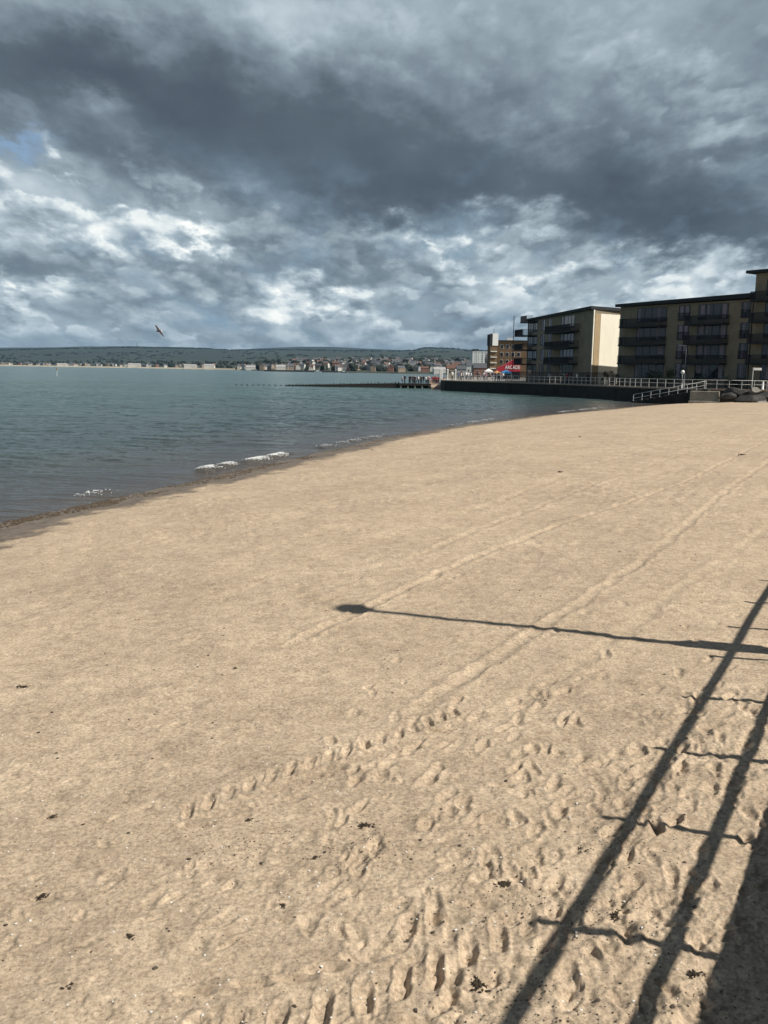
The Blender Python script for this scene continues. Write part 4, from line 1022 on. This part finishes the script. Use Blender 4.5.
# bird
p = far(158.8, 331, 90); bd = empty('bird', p, 0, 'dark bird banking steeply low in the sky over the sea', 'bird')
bdm = MB().tube([(0, -.30, .0), (0, -.24, .02), (0, -.1, .02), (0, .08, .0), (0, .2, 0), (0, .26, .0)], [.012, .035, .065, .06, .03, .01], 10); bdm.build('body', M['feather'], bd, True)
for s in (-1, 1):
    MB().add([(0, -.10, .01), (s*.22, -.16, .06), (s*.42, -.08, .05), (s*.56, .07, .0), (s*.38, .05, .045), (s*.2, .03, .055), (0, .10, .0)] +
             [(0, -.10, .04), (s*.22, -.16, .085), (s*.42, -.08, .07), (s*.56, .07, .008), (s*.38, .05, .06), (s*.2, .03, .075), (0, .10, .03)],
             [(0, 1, 2, 3, 4, 5, 6), (13, 12, 11, 10, 9, 8, 7)]+[(i, (i+1) % 7, 7+(i+1) % 7, 7+i) for i in range(7)]).build('wing', M['feather'], bd)
MB().add([(-.03, .18, .0), (.03, .18, 0), (.09, .36, 0), (-.09, .36, 0), (-.03, .18, .02), (.03, .18, .02), (.09, .36, .01), (-.09, .36, .01)],
         [(3,2,1,0),(4,5,6,7),(0,1,5,4),(1,2,6,5),(2,3,7,6),(3,0,4,7)]).build('tail', M['featherw'], bd)
bd.rotation_euler = (R(10), R(52), R(-14)); bd.scale = (1.35, 1.5, 1.9)

# ------------------------------------------------------------------ haze
HAZE = True
if HAZE:
    hm = bpy.data.materials.new('haze'); hm.use_nodes = True; nt = hm.node_tree
    for n in list(nt.nodes):
        if n.type == 'BSDF_PRINCIPLED': nt.nodes.remove(n)
    pvn = nt.nodes.new('ShaderNodeVolumePrincipled'); pvn.inputs['Color'].default_value = (.36, .66, 1, 1); pvn.inputs['Density'].default_value = 2.4e-5; pvn.inputs['Anisotropy'].default_value = .0
    nt.links.new(pvn.outputs[0], nt.nodes['Material Output'].inputs['Volume'])
    hz_ = MB().box(-9500, 9500, -1500, 13200, -4.2, 330).build('haze', hm); tag(hz_, 'thin bluish air over the bay', 'haze', kind='stuff')

# ------------------------------------------------------------------ sky
wld = bpy.data.worlds.new('World'); scn.world = wld; wld.use_nodes = True; nt = wld.node_tree; E.nt = nt
bg = nt.nodes['Background']
sky = nt.nodes.new('ShaderNodeTexSky'); sky.sky_type = 'NISHITA'; sky.sun_disc = False; sky.sun_elevation = EL; sky.sun_rotation = R(90)+AZ
tc = nt.nodes.new('ShaderNodeTexCoord'); nrmn = nt.nodes.new('ShaderNodeVectorMath'); nrmn.operation = 'NORMALIZE'; nt.links.new(tc.outputs['Generated'], nrmn.inputs[0])
sx = nt.nodes.new('ShaderNodeSeparateXYZ'); nt.links.new(nrmn.outputs[0], sx.inputs[0]); dx, dy, dz = E(sx.outputs[0]), E(sx.outputs[1]), E(sx.outputs[2])
dzc = E.op('MAXIMUM', dz, 0.0)
def noise2(v, scale, detail, rough):
    n = noise(v, scale, detail, rough); n.k.node.noise_dimensions = '2D'; return n
K = .30
def plane(zz, sc=1.0, ox=0.0, oy=0.0, dxo=0.0): q = 1.0/(zz+.60); return vec((dx+dxo)*q*2.2*sc+ox, E.op('LOGARITHM', zz+K, math.e)*2.2*sc+oy, 0.0)
def billow(v, sc):                # round cauliflower heads
    n = E.nt.nodes.new('ShaderNodeTexVoronoi'); n.voronoi_dimensions = '2D'; n.feature = 'SMOOTH_F1'; n.inputs['Scale'].default_value = sc; n.inputs['Detail'].default_value = 1.6
    n.inputs['Roughness'].default_value = .5; n.inputs['Smoothness'].default_value = .35; n.normalize = True
    E.nt.links.new(v, n.inputs['Vector']); return 1-E(n.outputs['Distance'])
P0 = plane(dzc)
nL = noise2(P0, 1.1, 4, .5); az = E.op('ARCTAN2', dx, dy); el = E.op('ARCSINE', dz)
wx = (noise2(P0, 4.1, 6, .6)-.5)*.13; wy = (noise2(plane(dzc, 1, 3.7), 4.7, 6, .6)-.5)*.10
azw_ = az+wx; elw = el+wy
blobs = [ # px, py, rx, ry, gain (positive is brighter)
    (430, 160, 260, 48, -.27), (650, 222, 130, 24, -.10), (80, 66, 130, 30, -.30), (350, 200, 120, 24, -.22), (230, 120, 110, 26, -.16), (620, 215, 120, 28, -.20), (700, 240, 90, 22, -.16), (380, 262, 130, 14, -.12), (150, 262, 130, 14, -.08),
    (640, 80, 120, 44, .16), (735, 130, 40, 16, .22), (300, 40, 100, 36, .10), (95, 105, 34, 16, .26), (180, 205, 110, 26, .17), (40, 195, 70, 36, .15), (190, 242, 24, 8, .50), (90, 235, 60, 12, .16),
    (28, 292, 36, 12, .48), (330, 296, 46, 11, .44), (290, 306, 50, 8, .20), (480, 234, 70, 16, .34), (543, 213, 24, 14, .34), (420, 237, 50, 9, .22), (720, 262, 34, 12, .28), (600, 262, 70, 8, .14), (60, 168, 50, 12, .10),
    (500, 272, 90, 8, .14), (660, 300, 120, 20, .05), (384, 6, 380, 24, .17), (120, 322, 200, 12, .06), (384, 285, 420, 38, .05)]
big = (nL-.5)*.30+.38+E.op('MULTIPLY', (.26-dz)*.5, 1, clamp=True)*.8
for px, py, rx, ry, gn_ in blobs:
    a0_, e0_ = azel(px, py); qx = (azw_-a0_)*(F/rx); qy = (elw-e0_)*(F/ry)
    big = big+E.op('EXPONENT', (qx*qx+qy*qy)*-.75)*gn_
crisp = E.op('MULTIPLY', (big-.10)*2.2, 1.0, clamp=True)*.95+.13
crisp = crisp*(1-E.op('MULTIPLY', (dz-.20)*7, .62, clamp=True)*.9)      # thick dark bases are smooth, bright towers are crisp
big = big+(noise2(P0, 4.2, 6, .6)-.5)*.16
b = big+(noise2(P0, 7, 6, .6)-.5)*.30*crisp
for i, (sc, ox, t, gain, wgt) in enumerate([(.55, 2.2, .55, 1.0, .6), (1.05, 5.3, .565, 1.3, .65), (1.9, 11.1, .585, 1.3, .6)]):
    def dens(zz, dxo, full=True):
        v = plane(zz, sc, ox, ox*.7, dxo); return noise2(v, 2.6, 8, .56)*.60+billow(v, 3.0)*.40
    d0_ = dens(dzc, 0); d1_ = dens(dzc+.020/sc, .012/sc)
    mr = nt.nodes.new('ShaderNodeMapRange'); mr.interpolation_type = 'SMOOTHSTEP'; mr.inputs['From Min'].default_value = t-.03; mr.inputs['From Max'].default_value = t+.03
    nt.links.new(d0_.k, mr.inputs['Value']); mk = E(mr.outputs[0])
    sh = E.op('MINIMUM', E.op('MAXIMUM', (d0_-d1_)*gain*3.0, -.18), .5)
    lay = big*.9+.03+sh*crisp-(d0_-t)*.9*crisp+(noise2(P0, 12, 4, .6)-.5)*.12*crisp
    f = mk*wgt*E.op('MINIMUM', crisp*1.6, 1.0)
    b = b+(lay-b)*f
hzf = E.op('EXPONENT', dzc*-24)          # clouds melt together in the distance
b = b*(1-hzf*.68)+hzf*.31
b = E.op('MULTIPLY', b, 1.0, clamp=True)
cc = ramp(b, [(0, (.066, .086, .112)), (.18, (.098, .128, .160)), (.36, (.182, .232, .275)), (.54, (.31, .38, .43)), (.70, (.46, .54, .59)), (.84, (.68, .74, .755)), (1, (.92, .94, .90))])
# small blue gap at the left
a0_, e0_ = azel(8, 142); qx = (azw_-a0_)*(F/20); qy = (elw-e0_)*(F/6)
gap = E.op('MULTIPLY', E.op('EXPONENT', (qx*qx+qy*qy)*-.8), 1.1, clamp=True)
behind = E.op('MULTIPLY', (nL-.5)*9.0, E.op('LESS_THAN', dy, .1), clamp=True)   # broken sky behind the camera, where the sun stands
gapt = E.op('MAXIMUM', gap, behind)
skc = nt.nodes.new('ShaderNodeVectorMath'); skc.operation = 'SCALE'; skc.inputs['Scale'].default_value = .09; nt.links.new(sky.outputs[0], skc.inputs[0])
dim = nt.nodes.new('ShaderNodeVectorMath'); dim.operation = 'SCALE'; nt.links.new(cc, dim.inputs[0])
ov = 1-E.op('MULTIPLY', (dz-.42)*3.0, .55, clamp=True); nt.links.new(ov.k, dim.inputs['Scale'])
bl = E.op('MULTIPLY', (noise2(plane(dzc, 1.3, 7.7), 2.2, 5, .55)-.50)*5, 1, clamp=True)*E.op('MULTIPLY', (.24-dz)*8, 1, clamp=True)*(1-E.op('MULTIPLY', (b-.45)*5, 1, clamp=True))*.6
cb_ = mixc(bl, dim.outputs[0], (.25, .37, .48))
fin = mixc(gapt, cb_, skc.outputs[0])
nt.links.new(fin, bg.inputs['Color']); bg.inputs['Strength'].default_value = 1.0
wld.cycles.sampling_method = 'MANUAL'; wld.cycles.sample_map_resolution = 256

# ------------------------------------------------------------------ render settings
scn.render.engine = 'CYCLES'
scn.view_settings.view_transform = 'Standard'; scn.view_settings.look = 'None'; scn.view_settings.gamma = 1; scn.view_settings.exposure = .18
scn.render.resolution_x = 768; scn.render.resolution_y = 1024
scn.cycles.max_bounces = 5; scn.cycles.volume_bounces = 0
